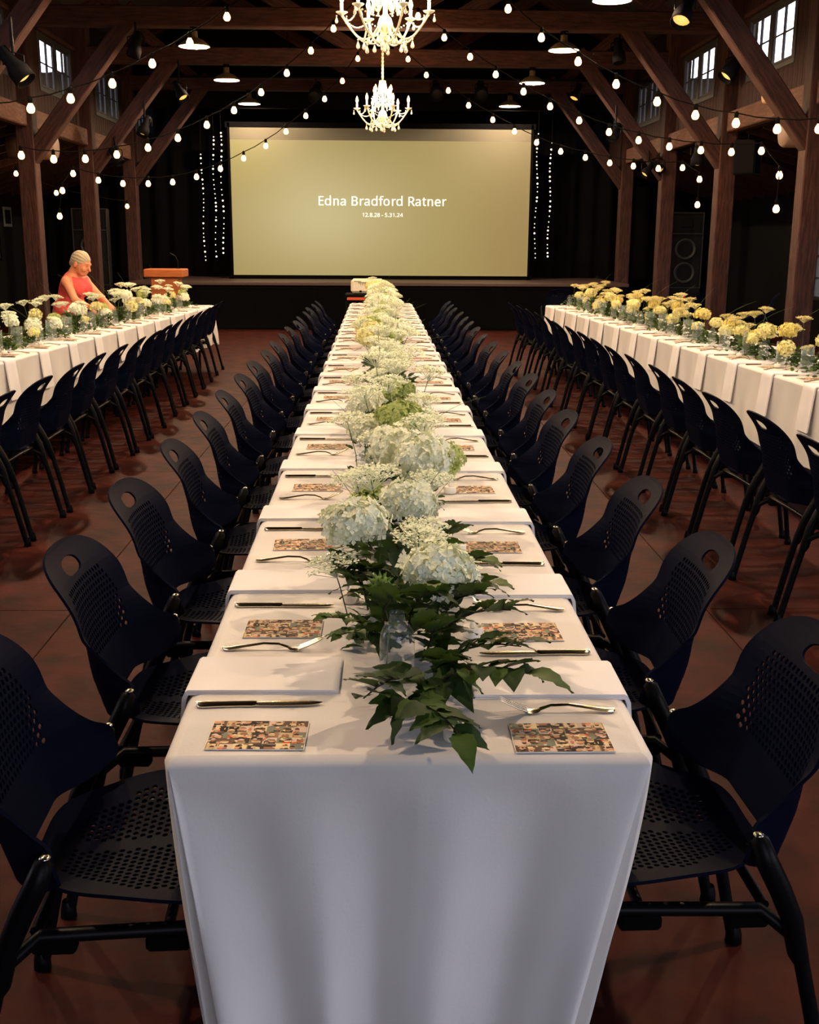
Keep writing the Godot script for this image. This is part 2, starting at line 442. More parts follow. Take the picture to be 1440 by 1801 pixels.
func build_stage():
	var b := MB.new()
	b.box(Vector3(0, 0.38, -22.1), Vector3(8.7, 0.76, 4.8))
	var st := struct("stage", b.mesh(), mats.black_paint, "black raised stage under the projection screen")
	var e := MB.new(); e.box(Vector3(0, 0.79, -22.08), Vector3(8.7, 0.06, 4.9), 0.01)
	part("stage_floor", e.mesh(), mats.stage_edge, st)
	var p := MB.new(); p.box(Vector3(0, 0.37, 0), Vector3(1.08, 0.70, 0.02), 0.004)
	var pm := p.mesh()
	for i in 8:
		part("stage_panel", pm, mats.curtain, st, Transform3D(Basis(), Vector3(-3.8 + 1.086 * i, 0, -19.69)))
	# black curtain with folds behind and beside the screen, a black header above it
	var c := MB.new()
	var n := 260
	for i in n:
		var x0 := -6.5 + 13.0 * i / n
		var x1 := -6.5 + 13.0 * (i + 1) / n
		var z0 := -22.6 + 0.06 * sin(x0 * 17.0) + 0.03 * sin(x0 * 7.3)
		var z1 := -22.6 + 0.06 * sin(x1 * 17.0) + 0.03 * sin(x1 * 7.3)
		c.quad(Vector3(x0, 0.8, z0), Vector3(x0, 4.6, z0), Vector3(x1, 4.6, z1), Vector3(x1, 0.8, z1), 1)
		c.quad(Vector3(x0, 0.8, z0 - 0.03), Vector3(x1, 0.8, z1 - 0.03), Vector3(x1, 4.6, z1 - 0.03), Vector3(x0, 4.6, z0 - 0.03), 2)
	var cu := part("stage_curtain", c.mesh(), mats.curtain, self)
	tag(cu, "black pleated stage curtain hanging behind the projection screen", "curtain")
	var h := MB.new(); h.box(Vector3(0, 4.3, -21.0), Vector3(8.4, 1.0, 0.05)); h.box(Vector3(0, 5.6, -20.75), Vector3(8.6, 2.2, 0.05))
	struct("wall_stage_header", h.mesh(), mats.black)
	# the screen
	var sc := thing("projection_screen", "large projection screen showing a name and dates on a tan ground", "screen", Vector3(0.02, 0, -21.3))
	var f := MB.new()
	f.box(Vector3(0, 3.56, -0.02), Vector3(5.68, 0.10, 0.05), 0.006); f.box(Vector3(0, 0.84, -0.02), Vector3(5.68, 0.10, 0.05), 0.006)
	f.box(Vector3(-2.775, 2.2, -0.02), Vector3(0.05, 2.8, 0.05), 0.006); f.box(Vector3(2.775, 2.2, -0.02), Vector3(0.05, 2.8, 0.05), 0.006)
	part("frame", f.mesh(), mats.curtain, sc)
	var w := 256; var hh := 128
	var im := Image.create(w, hh, false, Image.FORMAT_RGB8)
	for y in hh:
		for x in w:
			var u := float(x) / w; var v := float(y) / hh
			var g := exp(-(pow((u - 0.30) / 0.30, 2) + pow((v - 0.55) / 0.45, 2)))
			var col := Color(0.57, 0.50, 0.29).lerp(Color(0.71, 0.665, 0.48), g)
			col = col.lerp(Color(0.52, 0.42, 0.24), smoothstep(0.72, 1.0, u) * 0.6)
			col = col.lerp(Color(0.62, 0.55, 0.26), (1.0 - smoothstep(0.0, 0.25, u)) * (1.0 - smoothstep(0.0, 0.6, v)) * 0.8)
			im.set_pixel(x, y, col)
	var sm := mat("screen_image", Color(0.22, 0.22, 0.20), 0.9)
	sm.emission_enabled = true; sm.emission = Color.WHITE
	sm.emission_operator = BaseMaterial3D.EMISSION_OP_MULTIPLY
	sm.emission_texture = ImageTexture.create_from_image(im); sm.emission_energy_multiplier = 1.02
	var q := MB.new()
	q.quad_uv(Vector3(-2.75, 3.30, 0.012), Vector3(2.75, 3.30, 0.012), Vector3(2.75, 0.89, 0.012), Vector3(-2.75, 0.89, 0.012))
	part("projected_image", q.mesh(), sm, sc)
	var g2 := MB.new(); g2.box(Vector3(0, 2.2, 0), Vector3(5.5, 2.62, 0.02))
	var gm := mat("screen_fabric", Color(0.30, 0.29, 0.25), 0.95)
	gm.emission_enabled = true; gm.emission = Color(0.40, 0.37, 0.24); gm.emission_energy_multiplier = 0.12
	part("screen_fabric", g2.mesh(), gm, sc)
	for tx in [["Edna Bradford Ratner", 0.0295, 2.152, 2.36, 0.02], ["12.8.28 - 5.31.24", 0.0125, 1.955, 0.745, 0.02]]:
		var tm := TextMesh.new()
		var fo := SystemFont.new(); fo.font_names = PackedStringArray(["Droid Sans"])
		tm.font = fo; tm.text = tx[0]; tm.font_size = 16; tm.pixel_size = tx[1] * 0.5; tm.depth = 0.004
		tm.horizontal_alignment = HORIZONTAL_ALIGNMENT_CENTER; tm.vertical_alignment = VERTICAL_ALIGNMENT_BOTTOM
		var bb := tm.get_aabb()
		var k: float = tx[3] / bb.size.x
		part("lettering", tm, mats.letter_glow, sc, Transform3D(Basis().scaled(Vector3(k, k * 0.88, 1)), Vector3(0.03 - bb.get_center().x * k, tx[2] - bb.position.y * k * 0.88, 0.018)))

func build_windows():
	var n := 1
	# clerestory windows: a pair of four-paned sashes in each bay
	for sg in [-1.0, 1.0]:
		for k in range(3, 8):
			var z: float = TRUSS_Z[k] - 1.7
			var root := Node3D.new()
			root.name = "window_%d" % n; n += 1
			add_child(root)
			root.position = Vector3(sg * 4.475, 3.79, z); root.set_meta("kind", "structure")
			var f := MB.new()
			for y in [-0.34, 0.34]: f.box(Vector3(0, y, 0), Vector3(0.05, 0.06, 1.62), 0.006)
			for zz in [-0.78, 0.0, 0.78]: f.box(Vector3(0, 0, zz), Vector3(0.05, 0.66, 0.10 if zz == 0.0 else 0.06), 0.006)
			part("window_frame", f.mesh(), mats.window_frame, root)
			for zz in [-0.39, 0.39]:
				var s := MB.new()
				for y in [-0.29, 0.0, 0.29]: s.box(Vector3(0, y, zz), Vector3(0.02, 0.016 if y == 0.0 else 0.03, 0.66), 0.004)
				for q in [-0.315, 0.0, 0.315]: s.box(Vector3(0, 0, zz + q), Vector3(0.028, 0.60, 0.03), 0.004)
				var sa := part("sash", s.mesh(), mats.window_frame, root)
				for y in [-0.145, 0.145]:
					for q in [-0.16, 0.16]:
						var g := MB.new()
						g.quad(Vector3(0, y - 0.14, zz + q - 0.15), Vector3(0, y + 0.14, zz + q - 0.15), Vector3(0, y + 0.14, zz + q + 0.15), Vector3(0, y - 0.14, zz + q + 0.15), -1)
						part("pane", g.mesh(), mats.pane, sa)
			var hd := MB.new(); hd.box(Vector3(-sg * 0.04, 0.40, 0), Vector3(0.05, 0.05, 1.8), 0.006)
			part("head_trim", hd.mesh(), mats.timber, root)
	# low windows in the outer walls
	for q in [[6.75, -16.35, 1.34, 2.1, 1.32, 4, 4], [-6.75, -19.75, 1.39, 0.9, 0.5, 2, 2]]:
		var root := Node3D.new()
		root.name = "window_%d" % n; n += 1
		add_child(root)
		root.position = Vector3(q[0], q[2], q[1]); root.set_meta("kind", "structure")
		var f := MB.new()
		for y in [-1.0, 1.0]: f.box(Vector3(0, y * (q[4] / 2 - 0.03), 0), Vector3(0.16, 0.06, q[3]), 0.006)
		for zz in [-1.0, 1.0]: f.box(Vector3(0, 0, zz * (q[3] / 2 - 0.03)), Vector3(0.16, q[4], 0.06), 0.006)
		part("window_frame", f.mesh(), mats.window_frame, root)
		var s := MB.new()
		for i in range(1, q[5]): s.box(Vector3(0, 0, -q[3] / 2 + q[3] * i / q[5]), Vector3(0.03, q[4], 0.025), 0.003)
		for i in range(1, q[6]): s.box(Vector3(0, -q[4] / 2 + q[4] * i / q[6], 0), Vector3(0.03, 0.025, q[3]), 0.003)
		part("muntins", s.mesh(), mats.window_frame, root)
		var dz: float = q[3] / q[5]; var dy: float = q[4] / q[6]
		for i in q[5]:
			for j in q[6]:
				var g := MB.new()
				var z0: float = -q[3] / 2 + dz * i; var y0: float = -q[4] / 2 + dy * j
				g.quad(Vector3(0, y0, z0), Vector3(0, y0 + dy, z0), Vector3(0, y0 + dy, z0 + dz), Vector3(0, y0, z0 + dz), -1)
				part("pane", g.mesh(), mats.pane, root)

# ------------------------------------------------------------------ lamps
const E_PENDANT := 7.0
const E_CANDLE := 0.36
const E_STRING := 0.07

func build_lamps():
	# enamel barn pendants under the tie beams
	var proto: Node3D = null
	for k in range(1, 8):
		for sg in [-1.0, 1.0]:
			var lb := "barn pendant lamp with metal shade, %s under the %s" % ["left one" if sg < 0 else "right one", ("%s tie beam from the front" % nth(k - 3)) if k >= 4 else ("%s beam nearest overhead" % nth(k + 1))]
			var at := Vector3(sg * 2.28, 3.83, TRUSS_Z[k] + 0.03)
			if proto: dup(proto, "pendant_lamp", lb, at)
			else:
				proto = thing("pendant_lamp", lb, "lamp", at, 0.0, "barn pendant lamps")
				var o := MB.new()
				o.lathe([Vector2(0.193, 0.0), Vector2(0.190, 0.012), Vector2(0.165, 0.035), Vector2(0.115, 0.075), Vector2(0.062, 0.098), Vector2(0.045, 0.108), Vector2(0.042, 0.18), Vector2(0.0, 0.185)], 28)
				part("shade", o.mesh(), mats.zinc, proto)
				var i := MB.new()
				i.lathe([Vector2(0.186, 0.002), Vector2(0.160, 0.032), Vector2(0.110, 0.071), Vector2(0.058, 0.094), Vector2(0.0, 0.10)], 28)
				part("shade_lining", i.mesh(), mats.enamel, proto)
				var s := MB.new()
				s.tube([Vector3(0, 0.18, 0), Vector3(0, 0.235, -0.02)], 0.012, 8); s.lathe([Vector2(0.05, 0.21), Vector2(0.05, 0.225), Vector2(0.0, 0.226)], 14)
				part("stem", s.mesh(), mats.black_steel, proto)
				var b := MB.new(); b.ball(Vector3(0, 0.035, 0), 0.034, 12)
				part("bulb", b.mesh(), mats.pendant_glow, proto)
				lamp(proto, Vector3(0, 0.035, 0), E_PENDANT, Color(1.0, 0.86, 0.70), 0.03)
	# chandeliers
	var ch := make_chandelier("crystal chandelier hanging from the second tie beam, in front of the screen", Vector3(0.035, 0, -14.76))
	dup(ch, "chandelier", "large crystal chandelier nearest to the camera, cut off by the top of the picture", Vector3(0.04, 0.03, -8.86))
	# string lights
	string_light("L1", [[-1.13,3.91,11.90],[-1.47,3.61,11.54],[-1.78,3.32,11.19],[-2.07,3.08,10.83],[-2.36,2.86,10.47],[-2.64,2.69,10.11],[-2.88,2.57,9.76],[-3.11,2.48,9.40]], "string of globe bulbs nearest to the camera on the left side")
	string_light("L2", [[-0.27,4.26,14.40],[-0.55,3.97,14.18],[-0.81,3.69,13.97],[-1.08,3.41,13.75],[-1.36,3.17,13.53],[-1.65,2.95,13.32],[-1.93,2.77,13.10],[-2.22,2.61,12.88],[-2.51,2.49,12.67],[-2.80,2.40,12.45],[-3.08,2.34,12.23],[-3.35,2.32,12.02],[-3.61,2.34,11.80]], "middle string of globe bulbs sweeping down to the left post")
	string_light("L3", [[0.02,4.42,17.40],[-0.32,4.09,17.21],[-0.54,3.76,17.03],[-0.79,3.49,16.84],[-1.05,3.24,16.65],[-1.32,3.01,16.47],[-1.59,2.80,16.28],[-1.88,2.62,16.09],[-2.18,2.47,15.91],[-2.48,2.35,15.72],[-2.77,2.27,15.53],[-3.06,2.24,15.35],[-3.35,2.23,15.16],[-3.62,2.26,14.97],[-3.89,2.33,14.79],[-3.96,2.11,14.50],[-4.00,1.80,14.45]], "farthest left string of globe bulbs crossing before the left corner of the screen")
	string_light("R1", [[0.93,4.06,11.90],[1.25,3.73,11.64],[1.55,3.43,11.39],[1.87,3.18,11.13],[2.19,2.95,10.88],[2.52,2.77,10.62],[2.81,2.63,10.37],[3.10,2.54,10.11],[3.38,2.47,9.86],[3.64,2.45,9.60]], "string of globe bulbs nearest to the camera on the right side")
	string_light("R2", [[0.46,4.16,14.40],[0.77,3.89,14.21],[1.07,3.65,14.03],[1.36,3.43,13.84],[1.67,3.22,13.65],[1.96,3.04,13.47],[2.27,2.87,13.28],[2.58,2.73,13.09],[2.88,2.63,12.91],[3.18,2.55,12.72],[3.48,2.50,12.53],[3.76,2.47,12.35],[4.02,2.47,12.16],[4.02,2.19,11.55],[3.98,1.86,11.45]], "middle string of globe bulbs sweeping down to the nearest right post")
	string_light("R3", [[0.10,4.32,17.40],[0.41,4.09,17.21],[0.67,3.85,17.02],[0.98,3.62,16.84],[1.26,3.40,16.65],[1.59,3.19,16.46],[1.88,3.02,16.27],[2.17,2.86,16.09],[2.48,2.73,15.90],[2.79,2.64,15.71],[3.09,2.56,15.53],[3.37,2.51,15.34],[3.66,2.47,15.15],[3.93,2.47,14.96],[4.02,2.30,14.45],[4.0,1.99,14.40]], "farthest right string of globe bulbs dropping down the second right post")
	string_light("F", [[-5.39,2.46,17.3],[-5.21,2.36,17.00],[-4.9,2.20,17.6],[-4.6,2.12,18.3],[-4.15,2.05,19.00]], "short string of globe bulbs deep in the left aisle")
	# fairy lights beside the screen
	var fx := [[-3.28, 3.02, 1.13, "outermost left"], [-3.06, 3.32, 1.18, "middle left"], [-2.92, 3.39, 1.21, "inner left"], [2.92, 3.42, 1.18, "inner right"], [3.17, 3.27, 1.16, "outer right"]]
	var fb := MB.new(); fb.ball(Vector3.ZERO, 0.017, 6)
	var fs := MB.new(); fs.ball(Vector3.ZERO, 0.010, 6)
	var fbm := fb.mesh(); var fsm := fs.mesh()
	for q in fx:
		var t := thing("fairy_light_string", "thin vertical string of tiny white lights, %s of the screen" % q[3], "fairy lights", Vector3(q[0] * 0.9805, 0, -21.03), 0.0, "fairy light strings beside the screen")
		var pts := []
		var y: float = q[1]
		while y > q[2]:
			pts.append(Vector3(0.014 * sin(y * 5.0 + q[0] * 5.0), y, 0.02 * cos(y * 5.0)))
			y -= rng.randf_range(0.055, 0.12)
		var wv := MB.new(); wv.tube([Vector3(0, 3.86, 0)] + pts, 0.002, 4)
		part("wire", wv.mesh(), mats.black_steel, t)
		for p in pts: part("bulb", fbm if rng.randf() < 0.45 else fsm, mats.fairy_glow, t, Transform3D(Basis(), p))
	# stage lanterns hung from the roof timbers: position, aim, lit face or not
	var cans := [[-3.55, 3.16, -11.58, Vector3(0.65, -0.8, 0.1), 1, 1.25, 3.58, "nearest left knee brace"],
		[-2.96, 3.82, -14.52, Vector3(-0.3, -0.9, 0.1), 0, 1.00, 4.06, "left end of the second tie beam"],
		[-2.96, 3.66, -17.48, Vector3(0.5, -0.8, 0.4), 1, 1.00, 4.06, "left end of the third tie beam"],
		[-3.49, 3.16, -17.48, Vector3(-0.3, -0.9, 0.3), 1, 1.00, 3.50, "third left knee brace, higher one"],
		[-3.95, 2.73, -17.48, Vector3(0.5, -0.7, 0.2), 0, 0.90, 3.00, "foot of the third left knee brace"],
		[2.97, 3.73, -11.58, Vector3(-0.35, -0.75, 0.5), 1, 1.15, 4.06, "right end of the first tie beam"],
		[4.35, 3.63, -14.45, Vector3(-0.65, -0.75, 0.2), 1, 1.20, 3.85, "second right post, high up"],
		[3.24, 3.92, -19.30, Vector3(-0.4, -0.8, 0.4), 1, 1.00, 4.10, "right end of the lighting bar"],
		[3.02, 3.88, -14.95, Vector3(0.1, -0.9, 0.2), 0, 1.00, 4.06, "right end of the second tie beam"],
		[0.93, 3.94, -19.30, Vector3(0.0, -0.55, 0.8), 0, 1.30, 4.10, "lighting bar, just right of the chandelier"],
		[1.66, 3.94, -19.30, Vector3(0.0, -0.55, 0.8), 0, 1.30, 4.10, "lighting bar, second right of the chandelier"],
		[-1.04, 3.90, -19.30, Vector3(-0.1, -0.6, 0.8), 0, 1.30, 4.10, "lighting bar, left of the chandelier"],
		[3.54, 3.14, -17.48, Vector3(-0.4, -0.6, 0.5), 0, 1.00, 3.50, "third right knee brace"],
		[4.30, 2.68, -15.60, Vector3(-0.1, -0.95, 0.2), 1, 1.10, 2.90, "second right girt, under it"],
		[4.07, 2.60, -17.48, Vector3(-0.6, -0.7, 0.3), 1, 0.80, 2.85, "head of the third right post, left one"],
		[4.20, 2.65, -17.48, Vector3(0.6, -0.6, 0.5), 1, 0.80, 2.80, "head of the third right post, right one"]]
	var hb := MB.new()
	hb.lathe([Vector2(0.035, -0.16), Vector2(0.05, -0.15), Vector2(0.055, -0.02), Vector2(0.085, 0.05), Vector2(0.087, 0.15), Vector2(0.080, 0.15), Vector2(0.078, 0.07), Vector2(0.0, 0.07)], 16)
	var ln := MB.new(); ln.lathe([Vector2(0.076, 0.10), Vector2(0.05, 0.115), Vector2(0.0, 0.12)], 14)
	var hm := hb.mesh(); var lm := ln.mesh()
	for q in cans:
		var lb: String = "black stage lantern, %s, %s" % ["glowing yellow" if q[4] == 1 else "unlit", q[7]]
		var o := thing("stage_lantern", lb, "stage light", Vector3(q[0], q[1], q[2]), 0.0, "stage lanterns in the roof")
		var d: Vector3 = q[3].normalized()
		var sx := d.cross(Vector3(0.01, 0, 1)).normalized()
		var bs := Basis(sx, d, sx.cross(d).normalized()).scaled_local(Vector3.ONE * q[5])
		part("housing", hm, mats.black_paint, o, Transform3D(bs, Vector3.ZERO))
		part("lens", lm, mats.spot_glow if q[4] == 1 else mats.cone, o, Transform3D(bs, Vector3.ZERO))
		var y := MB.new()
		var up: float = q[6] - q[1]
		y.tube([Vector3(0.10, 0.0, 0), Vector3(0.10, 0.09, 0), Vector3(0, 0.12, 0), Vector3(-0.10, 0.09, 0), Vector3(-0.10, 0.0, 0)], 0.009, 6)
		y.tube([Vector3(0, 0.12, 0), Vector3(0, up + 0.02, 0)], 0.014, 6)
		part("yoke", y.mesh(), mats.black_steel, o)
	var pb := MB.new(); pb.tube([Vector3(-4.2, 0, 0), Vector3(4.2, 0, 0)], 0.02, 8)
	for xx in [-2.0, 0.0, 2.0]: pb.tube([Vector3(xx, 0, 0), Vector3(xx, 0.7, 0)], 0.006, 5)
	var pipe := part("lighting_bar", pb.mesh(), mats.black_steel, self, Transform3D(Basis(), Vector3(0.5, 4.10, -19.3)))
	tag(pipe, "thin horizontal lighting bar above the screen", "pipe")

func string_light(_id: String, pts: Array, label: String):
	var t := thing("string_light", label, "string lights", Vector3.ZERO, 0.0, "string lights of globe bulbs")
	var top := []
	for p in pts: top.append(Vector3(p[0], p[1] + 0.085, -p[2]))
	var line := []
	for i in top.size() - 1:
		line.append(top[i])
		var m: Vector3 = (top[i] + top[i + 1]) / 2
		line.append(m - Vector3(0, 0.012, 0))
	line.append(top[-1])
	var w := MB.new(); w.tube(line, 0.006, 6)
	part("cord", w.mesh(), mats.rubber, t)
	if not meshes.has("globe"):
		var b := MB.new()
		b.lathe([Vector2(0, -0.038), Vector2(0.018, -0.034), Vector2(0.030, -0.021), Vector2(0.034, -0.003), Vector2(0.030, 0.015), Vector2(0.020, 0.032), Vector2(0.015, 0.044), Vector2(0, 0.045)], 14)
		meshes["globe"] = b.mesh()
		var s := MB.new()
		s.lathe([Vector2(0.0, 0.04), Vector2(0.019, 0.041), Vector2(0.019, 0.085), Vector2(0.010, 0.098), Vector2(0, 0.1)], 10)
		meshes["socket"] = s.mesh()
	for p in pts:
		var at := Vector3(p[0], p[1], -p[2])
		var so := part("socket", meshes["socket"], mats.rubber, t, Transform3D(Basis(), at))
		part("bulb", meshes["globe"], mats.bulb_glow, so)
		lamp(t, at, E_STRING, Color(1.0, 0.66, 0.36), 0.04)

func beads(a: Vector3, b: Vector3, sag: float, n: int, r: float) -> ArrayMesh:
	var q := MB.new()
	for i in n:
		var u := (i + 0.5) / n
		q.ball(a.lerp(b, u) - Vector3(0, sag * 4.0 * u * (1.0 - u), 0), r, 6)
	return q.mesh()

func drop_mesh(k: float) -> ArrayMesh:
	var q := MB.new()
	q.ball(Vector3(0, -0.008, 0) * k, 0.006 * k, 6)
	q.lathe([Vector2(0, -0.062) * k, Vector2(0.010, -0.055) * k, Vector2(0.012, -0.044) * k, Vector2(0.004, -0.02) * k, Vector2(0, -0.012) * k], 6, Transform3D(), -1)
	return q.mesh()

func make_chandelier(label: String, at: Vector3) -> Node3D:
	var t := thing("chandelier", label, "chandelier", at, 0.0, "crystal chandeliers over the centre table")
	var col := MB.new()
	col.lathe([Vector2(0, 2.93), Vector2(0.018, 2.94), Vector2(0.028, 2.97), Vector2(0.012, 2.99), Vector2(0.045, 3.02), Vector2(0.058, 3.06), Vector2(0.045, 3.10), Vector2(0.018, 3.13), Vector2(0.016, 3.20), Vector2(0.034, 3.24), Vector2(0.016, 3.28), Vector2(0.014, 3.40), Vector2(0.03, 3.43), Vector2(0.042, 3.47), Vector2(0.034, 3.475), Vector2(0.01, 3.46), Vector2(0.0, 3.50)], 16)
	part("column", col.mesh(), mats.ivory_metal, t)
	var chn := MB.new()
	chn.tube([Vector3(0, 3.48, 0), Vector3(0, 4.06, 0)], 0.012, 8)
	for i in 12: chn.ball(Vector3(0, 3.52 + 0.045 * i, 0), 0.017, 6)
	part("chain", chn.mesh(), mats.ivory_metal, t)
	var cup := MB.new()
	cup.lathe([Vector2(0.0, -0.012), Vector2(0.012, -0.01), Vector2(0.042, 0.008), Vector2(0.045, 0.014), Vector2(0.014, 0.006), Vector2(0.0, 0.006)], 14)
	var cand := MB.new(); cand.lathe([Vector2(0.012, 0.0), Vector2(0.012, 0.075), Vector2(0.0, 0.078)], 10)
	var fl := MB.new(); fl.lathe([Vector2(0.0, 0.0), Vector2(0.011, 0.008), Vector2(0.018, 0.028), Vector2(0.014, 0.052), Vector2(0.005, 0.075), Vector2(0.0, 0.085)], 10)
	var cupm := cup.mesh(); var cm := cand.mesh(); var fm := fl.mesh(); var dm := drop_mesh(1.0); var dl := drop_mesh(1.25)
	var tiers := [[6, 0.325, 3.135, 0.12, 3.08], [4, 0.135, 3.26, 0.7, 3.20]]
	for q in tiers:
		var ends := []
		for i in q[0]:
			var an: float = TAU * i / q[0] + q[3]
			var d := Vector3(cos(an), 0, sin(an))
			var R: float = q[1]; var Y: float = q[2]
			var pts := []
			for u in 13:
				var s := u / 12.0
				var r: float = lerp(0.035, R, s)
				var y: float = lerp(float(q[4]), Y - 0.01, s) - 0.115 * R / 0.325 * sin(PI * pow(s, 0.85)) * 1.25
				pts.append(d * r + Vector3(0, y, 0))
			var arm := MB.new(); arm.tube(pts, 0.008, 7)
			var am := part("arm", arm.mesh(), mats.ivory_metal, t)
			var e := d * R + Vector3(0, Y, 0)
			ends.append(e)
			part("drip_cup", cupm, mats.crystal, am, Transform3D(Basis(), e))
			part("candle", cm, mats.candle_white, am, Transform3D(Basis(), e))
			part("bulb", fm, mats.flame_glow, am, Transform3D(Basis(), e + Vector3(0, 0.075, 0)))
			lamp(t, e + Vector3(0, 0.105, 0), E_CANDLE, Color(1.0, 0.86, 0.68), 0.015)
			part("crystal_drop", dm, mats.crystal, am, Transform3D(Basis(), e + d * 0.04 + Vector3(0, -0.005, 0)))
			part("crystal_drop", dm, mats.crystal, am, Transform3D(Basis(), e - d * 0.035 + Vector3(0, -0.01, 0)))
			if q[0] == 6:
				part("crystal_drop", dl, mats.crystal, t, Transform3D(Basis(), pts[7] + Vector3(0, -0.01, 0)))
				part("bead_strand", beads(pts[6], Vector3(0, 2.95, 0) + d * 0.02, 0.03, 12, 0.0075), mats.crystal, t)
				var d2 := Vector3(cos(an + PI / 6), 0, sin(an + PI / 6))
				var low := d2 * 0.17 + Vector3(0, 2.945, 0)
				var nx: float = an + PI / 3
				var q2: Vector3 = Vector3(cos(nx), 0, sin(nx)) * pts[7].length() * 0.0
				part("bead_strand", beads(pts[8], low, 0.012, 8, 0.0075), mats.crystal, t)
				var dn := Vector3(cos(nx), 0, sin(nx))
				part("bead_strand", beads(dn * (d.dot(pts[8])) + Vector3(0, pts[8].y, 0) + q2, low, 0.012, 8, 0.0075), mats.crystal, t)
				part("crystal_drop", dl, mats.crystal, t, Transform3D(Basis(), low))
		for i in ends.size():
			part("bead_strand", beads(ends[i], ends[(i + 1) % ends.size()], 0.07 * q[1] / 0.325, 16, 0.007), mats.crystal, t)
	for i in 12:
		var an := TAU * i / 12.0
		var d := Vector3(cos(an), 0, sin(an))
		part("bead_strand", beads(Vector3(0, 3.46, 0) + d * 0.035, Vector3(0, 3.13, 0) + d * 0.11, 0.02, 20, 0.0085), mats.crystal, t)
		if i % 2 == 0: part("crystal_drop", dl, mats.crystal, t, Transform3D(Basis(), d * 0.055 + Vector3(0, 3.0, 0)))
	for i in 4:
		var an := TAU * i / 4.0 + 0.3
		part("crystal_drop", dl, mats.crystal, t, Transform3D(Basis(), Vector3(cos(an) * 0.02, 2.95 - 0.01 * (i % 2), sin(an) * 0.02)))
	return t

# ------------------------------------------------------------------ tables and cloths
const WID := 0.762
var tables := []   # [name words, transform at the table's middle on the floor, length]

func build_tables():
	tables = [["centre", Transform3D(Basis(Vector3.UP, 0.0027), Vector3(0.0295, 0, -7.965)), 12.81], ["left", Transform3D(Basis(Vector3.UP, -0.066), Vector3(-2.74, 0, -8.26)), 10.96], ["right", Transform3D(Basis(Vector3.UP, 0.0425), Vector3(2.682, 0, -8.41)), 11.26]]
	for i in 3:
		var q: Array = tables[i]
		var xf: Transform3D = q[1]
		var L: float = q[2]
		var t := thing("banquet_table", "long banquet table hidden under the %s" % ["white cloth in the middle of the hall", "white cloth of the left table", "white cloth of the right table"][i], "table")
		t.transform = xf
		var tp := MB.new(); tp.box(Vector3(0, TOP - 0.024, 0), Vector3(WID - 0.03, 0.036, L - 0.03), 0.006)
		part("tabletop", tp.mesh(), mats.black_paint, t)
		var lg := MB.new()
		for sg in [-1.0, 1.0]: lg.tube([Vector3(sg * 0.24, TOP - 0.04, 0), Vector3(sg * 0.24, 0.0, 0)], 0.015, 8)
		lg.tube([Vector3(-0.24, 0.3, 0), Vector3(0.24, 0.3, 0)], 0.01, 6)
		var lm := lg.mesh()
		var n := int(L / 1.2)
		for k in n + 1: part("leg_frame", lm, mats.black_steel, t, Transform3D(Basis(), Vector3(0, 0, -L / 2 + 0.3 + (L - 0.6) * k / n)))
		var c := part("tablecloth", cloth(WID, L, i), mats.cloth, self, xf)
		tag(c, ["long white tablecloth on the centre table, falling in folds at its near end", "white tablecloth on the left table beside the woman, lit lavender", "white tablecloth on the right table, lit warm cream"][i], "tablecloth", "white tablecloths")

